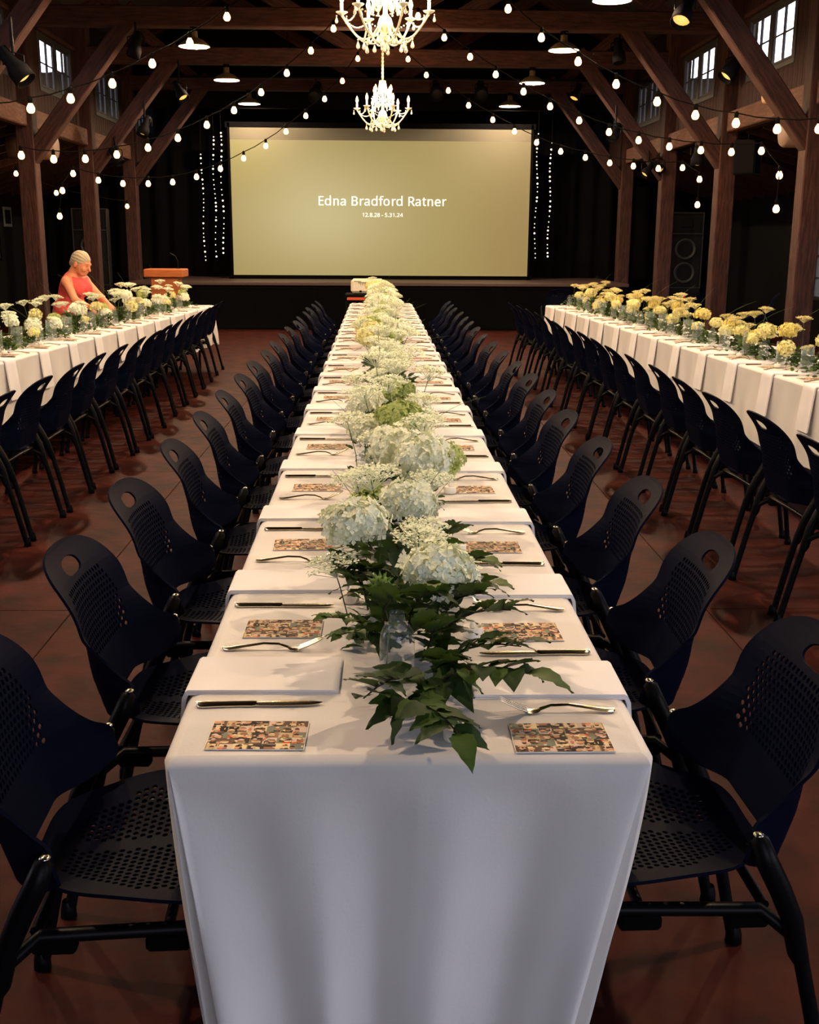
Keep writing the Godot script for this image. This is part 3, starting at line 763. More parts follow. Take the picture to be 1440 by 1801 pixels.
func cloth(W: float, L: float, which: int) -> ArrayMesh:
	var w := W / 2; var l := L / 2
	var drop_s := 0.275 if which == 0 else 0.44
	var drop_f := 0.56 if which == 0 else 0.46
	# perimeter columns: each a function of depth; order: near end left to right (+z), right side to the far end, far end, left side
	var cols := []          # each: [kind, a, b]
	var nf := 70
	for i in nf + 1: cols.append([0, -1.0 + 2.0 * i / nf])
	for i in range(1, 20): cols.append([1, i / 20.0])
	var ns := int(L / 0.05)
	for i in ns + 1: cols.append([2, 1.0 - 2.0 * i / ns])
	for i in range(1, 8): cols.append([3, i / 8.0])
	for i in 31: cols.append([4, 1.0 - 2.0 * i / 30])
	for i in range(1, 8): cols.append([5, i / 8.0])
	for i in ns + 1: cols.append([6, -1.0 + 2.0 * i / ns])
	for i in range(1, 20): cols.append([7, i / 20.0])
	var rows := []
	for h in [0.0, 0.006, 0.018, 0.035, 0.06, 0.09, 0.125, 0.165, 0.21, 0.255, 0.30, 0.345, 0.39, 0.42, 0.44]: rows.append(h / 0.44)
	var grid := []
	for c in cols:
		var col := []
		for j in rows.size():
			var u: float = rows[j]
			var drop := drop_s
			match c[0]:
				0: drop = drop_f
				1, 7: drop = drop_f
				2, 6: drop = lerpf(drop_f, drop_s, smoothstep(0.0, 0.24, (1.0 - c[1]) * l))

				4, 3, 5: drop = drop_f
			col.append(cloth_point(c, u, drop * u, w, l, which))
		grid.append(col)
	var q := MB.new()
	var n := grid.size()
	for i in n:
		var a: Array = grid[i]; var b: Array = grid[(i + 1) % n]
		for j in rows.size() - 1:
			q.quad(a[j], b[j], b[j + 1], a[j + 1], 1)
	# top: a row of strips across the table
	var r := 0.02
	var k := int(L / 0.25)
	for i in k:
		var z0 := l - r - (L - 2 * r) * i / k
		var z1 := l - r - (L - 2 * r) * (i + 1) / k
		for e in 6:
			var x0 := -(w - r) + (W - 2 * r) * e / 6.0
			var x1 := -(w - r) + (W - 2 * r) * (e + 1) / 6.0
			q.quad(Vector3(x0, TOP, z0), Vector3(x0, TOP, z1), Vector3(x1, TOP, z1), Vector3(x1, TOP, z0), 1)
	# the rounded edge between top and skirt
	for i in n:
		var a: Vector3 = grid[i][0]; var b: Vector3 = grid[(i + 1) % n][0]
		var ia := Vector3(clampf(a.x, -(w - r), w - r), TOP, clampf(a.z, -(l - r), l - r))
		var ib := Vector3(clampf(b.x, -(w - r), w - r), TOP, clampf(b.z, -(l - r), l - r))
		var ma := Vector3(lerp(ia.x, a.x, 0.62), TOP - 0.0035, lerp(ia.z, a.z, 0.62)); var mb := Vector3(lerp(ib.x, b.x, 0.62), TOP - 0.0035, lerp(ib.z, b.z, 0.62))
		q.quad(ia, ib, mb, ma, 1); q.quad(ma, mb, b, a, 1)
	return q.mesh()

func gs(x: float, m: float, s: float) -> float:
	return exp(-pow((x - m) / s, 2))

func cloth_point(c: Array, u: float, h: float, w: float, l: float, which: int) -> Vector3:
	var y := TOP - 0.012 - h
	var e := 0.0
	var s := smoothstep(0.0, 1.0, u)
	var big := which == 0
	var cl := 0.09 * u if big else 0.05 * u     # how far the corner folds eat into the near end
	var cr := 0.145 * u if big else 0.05 * u
	match c[0]:
		0:
			var t: float = c[1]
			var x := lerpf(-(w - 0.012) + cl, w - 0.012 - cr, (t + 1) / 2)
			if big:
				e = u * (0.030 + 0.045 * gs(t, -0.95, 0.14) - 0.030 * gs(t, -0.66, 0.12) + 0.026 * gs(t, -0.38, 0.11) - 0.016 * gs(t, -0.14, 0.09) + 0.022 * gs(t, 0.20, 0.15) - 0.032 * gs(t, 0.58, 0.14) + 0.045 * gs(t, 1.0, 0.12))
				e += 0.0035 * smoothstep(0.0, 0.1, u) * gs(t, 0.045, 0.012)
				e += 0.012 * smoothstep(0.0, 0.16, u) * (1.0 - u) * (sin(t * 9.0) - 0.6)
			else:
				e = s * (0.02 + 0.012 * sin(t * 9.0))
			return Vector3(x, y, l + e)
		1, 7:
			# corner fold: front ridge, valley, outer ridge, side
			var sg := 1.0 if c[0] == 1 else -1.0
			var t: float = c[1] if c[0] == 1 else 1.0 - c[1]
			var cc := cr if sg > 0 else cl
			var tuck := (0.075 if sg > 0 else 0.028) * pow(u, 1.7) if big else 0.01 * u
			var p := [Vector2(w - 0.012 - cc, l + u * (0.075 if big else 0.02)), Vector2(w - 0.010 - cc * 0.80, l - 0.06 * u), Vector2(w - 0.008 - cc * 0.45 - tuck * 0.3, l - 0.004 - 0.015 * u), Vector2(w - 0.002 - tuck, l - 0.02 - 0.09 * u), Vector2(w - tuck * 0.7, l - 0.03 - 0.22 * u)]
			var f := t * 4.0
			var i := clampi(int(f), 0, 3)
			var g := f - i
			g = lerpf(g, smoothstep(0.0, 1.0, g), 0.3)
			var r: Vector2 = p[i].lerp(p[i + 1], g)
			return Vector3(sg * r.x, y, r.y)
		2, 6:
			var sg := 1.0 if c[0] == 2 else -1.0
			var near := (l - 0.03 - 0.22 * u)
			var z := lerpf(-(l - 0.03), near, (c[1] + 1) / 2)
			var tuck := ((0.075 if sg > 0 else 0.028) if big else 0.01) * pow(u, 1.7) * 0.7
			var away := smoothstep(0.0, 1.0, (near - z) / 0.8)
			e = lerpf(-tuck, s * (0.016 + 0.012 * sin(z * 10.3 + which * 2.0) + 0.008 * sin(z * 23.0 + 1.0)) , away)
			return Vector3(sg * (w + e), y, z)
		3, 5:
			var a: float = c[1] * PI / 2
			if c[0] == 3: return Vector3(w - 0.03 + (0.03 + s * 0.05 * sin(a * 2.0)) * cos(a), y, -(l - 0.03) - (0.03 + s * 0.05 * sin(a * 2.0)) * sin(a))
			return Vector3(-(w - 0.03) - (0.03 + s * 0.05 * sin(a * 2.0)) * sin(a), y, -(l - 0.03) - (0.03 + s * 0.05 * sin(a * 2.0)) * cos(a))
		_:
			return Vector3(c[1] * (w - 0.03), y, -l - s * 0.02)

# ------------------------------------------------------------------ chairs
func arc_poly(pts: Array, sub := 6) -> PackedVector2Array:
	# a closed smooth outline through half points (x >= 0, bottom to top), mirrored
	var full := []
	for p in pts: full.append(p)
	for i in range(pts.size() - 1, -1, -1):
		if pts[i].x > 0.001: full.append(Vector2(-pts[i].x, pts[i].y))
	var out := PackedVector2Array()
	var n := full.size()
	for i in n:
		var p0: Vector2 = full[(i - 1 + n) % n]; var p1: Vector2 = full[i]; var p2: Vector2 = full[(i + 1) % n]; var p3: Vector2 = full[(i + 2) % n]
		for k in sub: out.append(p1.cubic_interpolate(p2, p0, p3, float(k) / sub))
	return out

func shell(outline: PackedVector2Array, handle: PackedVector2Array, hole: Callable, map: Callable, cell: float, hr: float, thick: float) -> ArrayMesh:
	var q := MB.new()
	var N := func(p: Vector2) -> Vector3:
		var a: Vector3 = map.call(p + Vector2(0.003, 0)) - map.call(p - Vector2(0.003, 0))
		var b: Vector3 = map.call(p + Vector2(0, 0.003)) - map.call(p - Vector2(0, 0.003))
		return a.cross(b).normalized()
	var cache := {}
	var both := func(p: Vector2) -> Array:
		var key := Vector2i(roundi(p.x * 20000), roundi(p.y * 20000))
		if cache.has(key): return cache[key]
		var m: Vector3 = map.call(p); var nn: Vector3 = N.call(p) * thick / 2
		var r := [m + nn, m - nn]
		cache[key] = r
		return r
	var face := func(a: Vector2, b: Vector2, c: Vector2):
		var A: Array = both.call(a); var B: Array = both.call(b); var C: Array = both.call(c)
		if (b - a).cross(c - a) > 0:
			q.tri(A[0], C[0], B[0], 1); q.tri(A[1], B[1], C[1], 2)
		else:
			q.tri(A[0], B[0], C[0], 1); q.tri(A[1], C[1], B[1], 2)
	var lo := outline[0]; var hi := outline[0]
	for p in outline: lo = lo.min(p); hi = hi.max(p)
	var rh := cell * 0.87
	var row := 0
	var y := lo.y - 0.001
	while y < hi.y:
		var x := lo.x - cell + (cell / 2 if row % 2 else 0.0)
		while x < hi.x + cell:
			var cp := PackedVector2Array([Vector2(x, y), Vector2(x + cell, y), Vector2(x + cell, y + rh), Vector2(x, y + rh)])
			var ctr := Vector2(x + cell / 2, y + rh / 2)
			for poly in Geometry2D.intersect_polygons(cp, outline):
				var polys := [poly]
				if handle.size() > 0: polys = Geometry2D.clip_polygons(poly, handle)
				for pl in polys:
					if pl.size() == 4 and hole.call(ctr) and absf(cell * rh - area(pl)) < 4e-6:
						var ring := []
						var sq := [cp[0], Vector2(ctr.x, y), cp[1], Vector2(x + cell, ctr.y), cp[2], Vector2(ctr.x, y + rh), cp[3], Vector2(x, ctr.y)]
						for k in 8:
							var an := -PI * 0.75 + TAU * k / 8
							ring.append(ctr + Vector2(cos(an), sin(an)) * hr)
						for k in 8:
							var k2 := (k + 1) % 8
							face.call(sq[k], sq[k2], ring[k2]); face.call(sq[k], ring[k2], ring[k])
							var a: Array = both.call(ring[k]); var b: Array = both.call(ring[k2])
							q.quad(a[0], a[1], b[1], b[0], 3)
					else:
						var ix := Geometry2D.triangulate_polygon(pl)
						for i in range(0, ix.size(), 3): face.call(pl[ix[i]], pl[ix[i + 1]], pl[ix[i + 2]])
			x += cell
		y += rh
		row += 1
	for o in [outline, handle]:
		for i in o.size():
			var a: Array = both.call(o[i]); var b: Array = both.call(o[(i + 1) % o.size()])
			q.quad(a[0], b[0], b[1], a[1], 4)
	return q.mesh()

func area(p: PackedVector2Array) -> float:
	var s := 0.0
	for i in p.size(): s += p[i].cross(p[(i + 1) % p.size()])
	return absf(s) / 2

func make_chair(label: String) -> Node3D:
	# faces +x; seat 0.45 high, backrest top 0.83 high
	var t := thing("stacking_chair", label, "chair", Vector3.ZERO, 0.0, "black perforated stacking chairs")
	var bo := arc_poly([Vector2(0, 0.0), Vector2(0.12, 0.0), Vector2(0.19, 0.004), Vector2(0.238, 0.024), Vector2(0.266, 0.046), Vector2(0.268, 0.082), Vector2(0.254, 0.102), Vector2(0.234, 0.116), Vector2(0.222, 0.145), Vector2(0.219, 0.20), Vector2(0.212, 0.26), Vector2(0.186, 0.312), Vector2(0.135, 0.340), Vector2(0.068, 0.351), Vector2(0, 0.354)], 5)
	var hd := arc_poly([Vector2(0, 0.282), Vector2(0.034, 0.283), Vector2(0.056, 0.293), Vector2(0.052, 0.310), Vector2(0.026, 0.318), Vector2(0, 0.319)], 4)
	var back_map := func(p: Vector2) -> Vector3:
		var v := p.y / 0.354
		var ax := absf(p.x)
		var wing := 0.125 * pow(smoothstep(0.12, 0.285, ax), 1.2) * (1.0 - smoothstep(0.26, 0.55, v))
		var wrap := 0.045 * pow(ax / 0.22, 2.2) * smoothstep(0.2, 0.5, v) * (1.0 - 0.4 * v)
		var x := -0.160 - 0.085 * v - 0.060 * pow(smoothstep(0.60, 1.08, v), 1.3) - 0.012 * sin(PI * v) + wing + wrap
		return Vector3(x, 0.462 + p.y * (1.09 - 0.06 * v), -p.x * (0.975 - 0.045 * smoothstep(0.2, 0.27, ax)))
	var back_hole := func(p: Vector2) -> bool:
		var m := absf(p.x) / (0.165 - 0.04 * maxf(0.0, (p.y - 0.20) / 0.08))
		return p.y > 0.10 and p.y < 0.268 and m < 1.0
	part("backrest", shell(bo, hd, back_hole, back_map, 0.0165, 0.0056, 0.006), mats.black_plastic, t)
	var so := arc_poly([Vector2(0, -0.150), Vector2(0.08, -0.148), Vector2(0.135, -0.125), Vector2(0.190, -0.06), Vector2(0.226, 0.03), Vector2(0.236, 0.13), Vector2(0.218, 0.215), Vector2(0.16, 0.255), Vector2(0.08, 0.265), Vector2(0, 0.266)], 5)
	var seat_map := func(p: Vector2) -> Vector3:
		var y := 0.445 - 0.016 * gs(p.x, 0, 0.14) * gs(p.y, -0.05, 0.14) + 0.028 * pow(absf(p.x) / 0.234, 2.5) * (1.0 - 0.5 * smoothstep(0.0, 0.2, p.y)) - 0.035 * pow(smoothstep(0.14, 0.27, p.y), 1.5) + 0.012 * smoothstep(-0.05, -0.15, p.y)
		return Vector3(p.y, y, p.x)
	var seat_hole := func(p: Vector2) -> bool:
		return absf(p.x) < 0.185 and p.y > -0.09 and p.y < 0.205 and absf(p.x) > 0.016 and absf(p.x) < 0.10 + (p.y + 0.09) * 0.7
	part("seat", shell(so, PackedVector2Array(), seat_hole, seat_map, 0.0165, 0.0056, 0.006), mats.black_plastic, t)
	for sg in [-1.0, 1.0]:
		var fl := MB.new()
		fl.tube([Vector3(0.265, 0.0, sg * 0.240), Vector3(0.235, 0.20, sg * 0.230), Vector3(0.215, 0.35, sg * 0.222), Vector3(0.200, 0.385, sg * 0.218), Vector3(0.17, 0.402, sg * 0.214), Vector3(-0.10, 0.398, sg * 0.220), Vector3(-0.155, 0.36, sg * 0.246)], 0.0125, 10)
		fl.lathe([Vector2(0.0, 0.0), Vector2(0.018, 0.001), Vector2(0.017, 0.022), Vector2(0.012, 0.04)], 10, Transform3D(Basis(), Vector3(0.265, 0, sg * 0.240)))
		part("front_leg", fl.mesh(), mats.black_steel, t)
		var rl := MB.new()
		rl.tube([Vector3(-0.245, 0.0, sg * 0.252), Vector3(-0.195, 0.22, sg * 0.248), Vector3(-0.160, 0.36, sg * 0.246)], 0.0135, 10)
		rl.lathe([Vector2(0.0, 0.0), Vector2(0.019, 0.001), Vector2(0.018, 0.022), Vector2(0.013, 0.04)], 10, Transform3D(Basis(), Vector3(-0.245, 0, sg * 0.252)))
		part("rear_leg", rl.mesh(), mats.black_steel, t)
		var sl := MB.new()
		sl.tube([Vector3(-0.170, 0.315, sg * 0.248), Vector3(-0.163, 0.33, sg * 0.249), Vector3(-0.145, 0.40, sg * 0.254), Vector3(-0.118, 0.46, sg * 0.256), Vector3(-0.090, 0.515, sg * 0.256), Vector3(-0.076, 0.552, sg * 0.253), Vector3(-0.074, 0.560, sg * 0.252)], [0.015, 0.018, 0.019, 0.020, 0.020, 0.016, 0.006], 12)
		part("back_sleeve", sl.mesh(), mats.black_steel, t)
		var rv := MB.new()
		rv.ball(Vector3(-0.074, 0.561, sg * 0.252), 0.010, 10, 0.5)
		part("rivet", rv.mesh(), mats.steel, t)
		for xx in [0.11, -0.08]:
			var bp := MB.new()
			bp.box(Vector3(xx, 0.378, sg * 0.214), Vector3(0.075, 0.028, 0.032), 0.006)
			part("bumper", bp.mesh(), mats.rubber, t)
	var cb := MB.new()
	for xx in [0.11, -0.11]: cb.tube([Vector3(xx, 0.402, -0.214), Vector3(xx, 0.405, 0), Vector3(xx, 0.402, 0.214)], 0.010, 8)
	part("cross_bar", cb.mesh(), mats.black_steel, t)
	return t

func build_chairs():
	var proto: Node3D = null
	var list := []   # x, z, turn, label
	var cz := [2.05, 2.73, 3.41, 4.12, 4.80, 5.48, 6.15, 6.82, 7.48, 8.14, 8.85, 9.55, 10.25, 10.85, 11.6, 12.3, 12.95, 13.65]
	for i in cz.size():
		list.append([-0.485, -cz[i] + 0.18, 0.0, "black perforated chair, %s from the front on the left of the centre table" % nth(i + 1)])
		list.append([0.545, -cz[i] + 0.13, PI, "black perforated chair, %s from the front on the right of the centre table" % nth(i + 1)])
	var n := 0
	var lz := 4.65
	while lz < 13.6:
		n += 1
		list.append([minf(-2.04 - 0.02 * maxf(lz - 8.4, 0.0), -1.5), -lz, PI, "black perforated chair, %s from the camera along the inner side of the left table" % nth(n)])
		lz += 0.615
	n = 0
	lz = 4.06
	while lz < 13.8:
		n += 1
		list.append([minf(1.885, 2.654 - 0.0425 * lz - 0.27), -lz, 0.0, "black perforated chair, %s from the camera along the inner side of the right table" % nth(n)])
		lz += 0.615
	list.append([-3.28, -8.75, 0.15, "black chair showing only its top behind the flowers at the far left"])
	list.append([4.62, -16.1, PI * 0.5, "dark blue-lit chair standing apart behind the second right post"])
	list.append([5.5, -16.3, PI * 0.9, "blue-lit chair standing apart by the right outer wall"])
	list.append([2.75, -17.4, PI * 0.5, "dim reddish chair standing alone before the right of the stage"])
	for q in list:
		var at := Vector3(q[0] + rng.randf_range(-0.012, 0.012), 0, q[1])
		var turn: float = q[2] + rng.randf_range(-0.045, 0.045)
		if proto: dup(proto, "stacking_chair", q[3], at, turn)
		else:
			proto = make_chair(q[3]); proto.position = at; proto.rotation.y = turn

# ------------------------------------------------------------------ place settings
func profile_sweep(pts: Array, thick: float, width: float) -> MB:
	# a sheet that follows pts (x, y) and is width wide in z
	var q := MB.new()
	var up := []
	for i in pts.size():
		var d: Vector2 = (pts[min(i + 1, pts.size() - 1)] - pts[max(i - 1, 0)]).normalized()
		up.append(pts[i] + Vector2(-d.y, d.x) * thick)
	var h := width / 2
	var V := func(p: Vector2, z: float) -> Vector3: return Vector3(p.x, p.y, z)
	for i in pts.size() - 1:
		q.quad(V.call(up[i], h), V.call(up[i + 1], h), V.call(up[i + 1], -h), V.call(up[i], -h), 1)
		q.quad(V.call(pts[i], -h), V.call(pts[i + 1], -h), V.call(pts[i + 1], h), V.call(pts[i], h), 2)
		q.quad(V.call(pts[i], h), V.call(pts[i + 1], h), V.call(up[i + 1], h), V.call(up[i], h), 3)
		q.quad(V.call(up[i], -h), V.call(up[i + 1], -h), V.call(pts[i + 1], -h), V.call(pts[i], -h), 3)
	for i in [0, pts.size() - 1]:
		q.quad(V.call(pts[i], -h), V.call(pts[i], h), V.call(up[i], h), V.call(up[i], -h), 4)
	return q

func blade(pts: Array, thick: float) -> ArrayMesh:
	# a flat piece along x: pts = [x, y, half width]; rounded upper face
	var q := MB.new()
	for i in pts.size() - 1:
		var a: Array = pts[i]; var b: Array = pts[i + 1]
		var k := [-1.0, -0.6, 0.0, 0.6, 1.0]
		for j in 4:
			var f := func(p: Array, s: float, top: bool) -> Vector3: return Vector3(p[0], p[1] + (thick * (1.0 - 0.75 * s * s) if top else 0.0), s * p[2])
			q.quad(f.call(a, k[j], true), f.call(b, k[j], true), f.call(b, k[j + 1], true), f.call(a, k[j + 1], true), 1)
			q.quad(f.call(a, k[j], false), f.call(a, k[j + 1], false), f.call(b, k[j + 1], false), f.call(b, k[j], false), 2)
		for s in [-1.0, 1.0]:
			var A := Vector3(a[0], a[1], s * a[2]); var B := Vector3(b[0], b[1], s * b[2])
			q.quad(A, B, B + Vector3(0, thick * 0.25, 0), A + Vector3(0, thick * 0.25, 0), 3)
	return q.mesh()

func card_image() -> ImageTexture:
	var im := Image.create(264, 176, false, Image.FORMAT_RGB8)
	im.fill(Color(0.55, 0.47, 0.36))
	var r := RandomNumberGenerator.new(); r.seed = 77
	var pal := [Color(0.10, 0.08, 0.08), Color(0.20, 0.17, 0.15), Color(0.86, 0.78, 0.60), Color(0.76, 0.66, 0.50), Color(0.74, 0.36, 0.22), Color(0.55, 0.42, 0.32), Color(0.36, 0.28, 0.24), Color(0.80, 0.72, 0.66), Color(0.45, 0.48, 0.42), Color(0.80, 0.28, 0.14)]
	for i in 7:
		for j in 5:
			var x := i * 38 + r.randi_range(-3, 3); var y := j * 36 + r.randi_range(-3, 3)
			im.fill_rect(Rect2i(x, y, 38, 36), pal[[0, 1, 0, 6, 2, 3, 5, 1, 8, 7][r.randi() % 10]])
			for k in r.randi_range(1, 3):
				var cx := x + r.randi_range(6, 32); var cy := y + r.randi_range(8, 28)
				var rx := r.randi_range(6, 10); var ry := r.randi_range(7, 11)
				var skin: Color = [Color(0.78, 0.58, 0.44), Color(0.86, 0.74, 0.58), Color(0.58, 0.40, 0.30)][r.randi() % 3]
				var hair: Color = pal[[0, 1, 5, 2, 7][r.randi() % 5]]
				var shirt: Color = pal[[0, 1, 2, 3, 4, 6, 7, 8, 0, 1, 9][r.randi() % 11]]
				im.fill_rect(Rect2i(cx - rx - 3, cy + ry - 1, rx * 2 + 6, 10), shirt)
				for yy in range(-ry - 2, ry + 1):
					for xx in range(-rx - 1, rx + 2):
						var px := cx + xx; var py := cy + yy
						if px < 0 or py < 0 or px >= 264 or py >= 176: continue
						var e := pow(xx / float(rx + 1), 2) + pow((yy + 1) / float(ry + 1.5), 2)
						if e < 1.0: im.set_pixel(px, py, hair if yy < -ry * 0.35 or e > 0.85 else skin)
	for k in 120:
		var cx := r.randi_range(0, 263); var cy := r.randi_range(0, 175); var rx := r.randi_range(2, 7); var ry := r.randi_range(2, 6)
		var col: Color = pal[[0, 1, 2, 3, 4, 5, 7, 8, 0, 2, 6][r.randi() % 11]].lerp(Color(0.7, 0.6, 0.45), 0.15)
		for yy in range(-ry, ry + 1):
			for xx in range(-rx, rx + 1):
				if cx + xx >= 0 and cy + yy >= 0 and cx + xx < 264 and cy + yy < 176 and pow(float(xx) / rx, 2) + pow(float(yy) / ry, 2) < 1.0: im.set_pixel(cx + xx, cy + yy, col)
	return ImageTexture.create_from_image(im)

func build_settings():
	# one of each, at the table's edge: +x points across the table, +z to the sitter's right
	var cm := StandardMaterial3D.new(); cm.resource_name = "card_print"
	cm.albedo_texture = card_image(); cm.roughness = 0.7; cm.metallic_specular = 0.2
	var proto := {}
	var make := func(kind: String, label: String, group: String) -> Node3D:
		if proto.has(kind): return dup(proto[kind], kind, label, Vector3.ZERO, 0.0, group)
		var t := thing(kind, label, {"dinner_napkin": "napkin", "table_knife": "knife", "table_fork": "fork", "photo_card": "card"}[kind], Vector3.ZERO, 0.0, group)
		match kind:
			"dinner_napkin":
				var a := profile_sweep([Vector2(0.262, 0.0), Vector2(0.258, 0.001), Vector2(0.13, 0.001), Vector2(0.0, 0.001), Vector2(-0.004, -0.002), Vector2(-0.008, -0.012), Vector2(-0.010, -0.03), Vector2(-0.018, -0.10), Vector2(-0.034, -0.25)], 0.004, 0.165)
				part("lower_fold", a.mesh(), mats.napkin, t)
				var b := profile_sweep([Vector2(0.2635, 0.003), Vector2(0.262, 0.0052), Vector2(0.25, 0.0056), Vector2(0.13, 0.006), Vector2(0.0, 0.0058), Vector2(-0.006, 0.002), Vector2(-0.0115, -0.010), Vector2(-0.0135, -0.03), Vector2(-0.0215, -0.10), Vector2(-0.038, -0.255)], 0.0055, 0.160)
				part("upper_fold", b.mesh(), mats.napkin, t)
			"table_knife":
				part("handle", blade([[0.022, 0.001, 0.004], [0.025, 0.001, 0.0085], [0.035, 0.001, 0.0105], [0.06, 0.001, 0.0085], [0.10, 0.001, 0.0075], [0.118, 0.001, 0.0085], [0.124, 0.001, 0.006]], 0.007), mats.silver, t)
				part("blade", blade([[0.122, 0.003, 0.006], [0.130, 0.003, 0.0095], [0.18, 0.003, 0.0105], [0.215, 0.003, 0.0095], [0.230, 0.003, 0.005], [0.236, 0.003, 0.001]], 0.002), mats.silver, t)
			"table_fork":
				part("handle", blade([[0.030, 0.0015, 0.003], [0.034, 0.0015, 0.0085], [0.046, 0.002, 0.0110], [0.075, 0.006, 0.0060], [0.11, 0.011, 0.0034], [0.14, 0.010, 0.0034], [0.158, 0.004, 0.006]], 0.004), mats.silver, t)
				part("head", blade([[0.157, 0.0042, 0.006], [0.163, 0.002, 0.0105], [0.172, 0.001, 0.0120], [0.180, 0.003, 0.0122]], 0.0025), mats.silver, t)
				for i in 4:
					var z := -0.0102 + 0.0068 * i
					var q := MB.new()
					q.tube([Vector3(0.179, 0.0045, z), Vector3(0.195, 0.0105, z), Vector3(0.213, 0.019, z), Vector3(0.226, 0.0255, z)], [0.0019, 0.0018, 0.0016, 0.0007], 6)
					part("tine", q.mesh(), mats.silver, t)
			"photo_card":
				var q := MB.new(); q.box(Vector3(0.139, 0.0008, 0), Vector3(0.156, 0.0014, 0.105))
				part("card_stock", q.mesh(), mats.white_print, t)
				var p := MB.new(); p.quad_uv(Vector3(0.062, 0.0018, -0.052), Vector3(0.216, 0.0018, -0.052), Vector3(0.216, 0.0018, 0.052), Vector3(0.062, 0.0018, 0.052))
				part("print", p.mesh(), cm, t, Transform3D())
		proto[kind] = t
		return t
	var cards := [1.65, 2.15, 2.79, 3.48, 4.21, 4.89, 5.58, 6.24, 6.88, 7.53, 8.20, 8.88, 9.55, 10.23, 10.90, 11.58, 12.25, 12.93, 13.60, 14.27]
	var rows := []  # table index, side, list of [card d, gap], words
	var a := []
	for i in cards.size() - 1: a.append([cards[i], cards[i + 1] - cards[i]])
	rows.append([0, -1.0, a, "left side of the centre table"])
	rows.append([0, 1.0, a, "right side of the centre table"])
	var b := []
	var d := 4.40
	while d < 13.2: b.append([d, 0.615]); d += 0.615
	rows.append([1, 1.0, b, "inner side of the left table"])
	var c := []
	d = 3.85
	while d < 13.5: c.append([d, 0.615]); d += 0.615
	rows.append([2, -1.0, c, "inner side of the right table"])
	for r in rows:
		var xf: Transform3D = tables[r[0]][1]
		var sg: float = r[1]
		for i in r[2].size():
			var q: Array = r[2][i]
			# side -1: x across = +x, sitter's right = +z (near). side +1: the other way round
			for it in [["photo_card", 0.0, "photo collage card"], ["table_knife", 0.23, "silver knife"], ["dinner_napkin", 0.5, "folded white napkin"], ["table_fork", 0.77, "silver fork"]]:
				var f: float = it[1]
				if sg > 0 and it[0] != "photo_card": f = 1.0 - f - (0.06 if r[0] == 0 else 0.0)
				if sg > 0 and r[0] == 0 and it[0] == "photo_card": f = -0.04
				var dd: float = q[0] + f * q[1]
				var o: Node3D = make.call(it[0], "%s at the %s place from the front, %s" % [it[2], nth(i + 1), r[3]], "%ss along the %s" % [it[2], r[3]])
				var zl: float = (xf.affine_inverse() * Vector3(0, 0, -dd)).z
				var turn := 0.0 if sg < 0 else PI
				var jit := rng.randf_range(-0.035, 0.035) if it[0] != "dinner_napkin" else rng.randf_range(-0.012, 0.012)
				o.transform = xf * Transform3D(Basis(Vector3.UP, turn + jit), Vector3(sg * WID / 2, TOP + 0.0012, zl))

# ------------------------------------------------------------------ flowers, leaves, vases, tea lights
func bloom_mesh(R: float, n: int, petal: float, seed_: int, flat := 0.85) -> ArrayMesh:
	# a mophead: many four-petalled florets over a lumpy dome
	var r := RandomNumberGenerator.new(); r.seed = seed_
	var q := MB.new()
	q.ball(Vector3.ZERO, R * 0.62, 10, flat)
	for i in n:
		var u := (i + 0.5) / n
		var ph := acos(1.0 - 1.72 * u)
		var th := PI * (1.0 + sqrt(5.0)) * i + r.randf_range(-0.2, 0.2)
		var d := Vector3(sin(ph) * cos(th), cos(ph), sin(ph) * sin(th))
		var lump := 1.0 + 0.13 * sin(th * 3.0 + seed_) * sin(ph * 4.0) + r.randf_range(-0.22, 0.10)
		var c := Vector3(d.x, d.y * flat, d.z) * R * lump
		var nn := (d + Vector3(r.randf_range(-0.7, 0.7), r.randf_range(-0.3, 0.7), r.randf_range(-0.7, 0.7))).normalized()
		var a := nn.cross(Vector3(0.3, 1, 0.2)).normalized()
		var b := nn.cross(a)
		var tw := r.randf() * TAU
		for k in 4:
			var an := tw + TAU * k / 4.0
			var e := a * cos(an) + b * sin(an)
			var s := a * -sin(an) + b * cos(an)
			var pl := petal * r.randf_range(0.85, 1.15)
			var m := c + e * pl * 0.55 + nn * pl * 0.14
			var tip := c + e * pl + nn * pl * r.randf_range(-0.1, 0.22)
			q.tri(c, m + s * pl * 0.42, tip, -1); q.tri(c, tip, m - s * pl * 0.42, -1)
	return q.mesh()

func lace_mesh(R: float, seed_: int, n := 26) -> ArrayMesh:
	var r := RandomNumberGenerator.new(); r.seed = seed_
	var q := MB.new()
	for i in n:
		var rr := sqrt((i + 0.4) / n) * R
		var th := PI * (3.0 - sqrt(5.0)) * i + r.randf_range(-0.15, 0.15)
		var top := Vector3(rr * cos(th), 0.012 - 0.25 * rr * rr / R + r.randf_range(-0.004, 0.006), rr * sin(th))
		q.tube([Vector3(0, -R * 0.62, 0), top * Vector3(0.6, 1, 0.6) - Vector3(0, R * 0.2, 0), top], 0.0008, 3, false)
		for k in 20:
			var o := Vector3(r.randf_range(-1, 1), r.randf_range(-0.3, 0.5), r.randf_range(-1, 1)) * R * 0.19
			var c := top + o
			var a := Vector3(r.randf_range(-1, 1), r.randf_range(-0.3, 0.3), r.randf_range(-1, 1)).normalized()
			var b := (Vector3.UP + Vector3(r.randf_range(-0.6, 0.6), 0, r.randf_range(-0.6, 0.6))).normalized().cross(a).normalized()
			var s := R * 0.058
			q.quad(c - a * s, c + b * s, c + a * s, c - b * s, -1)
	return q.mesh()

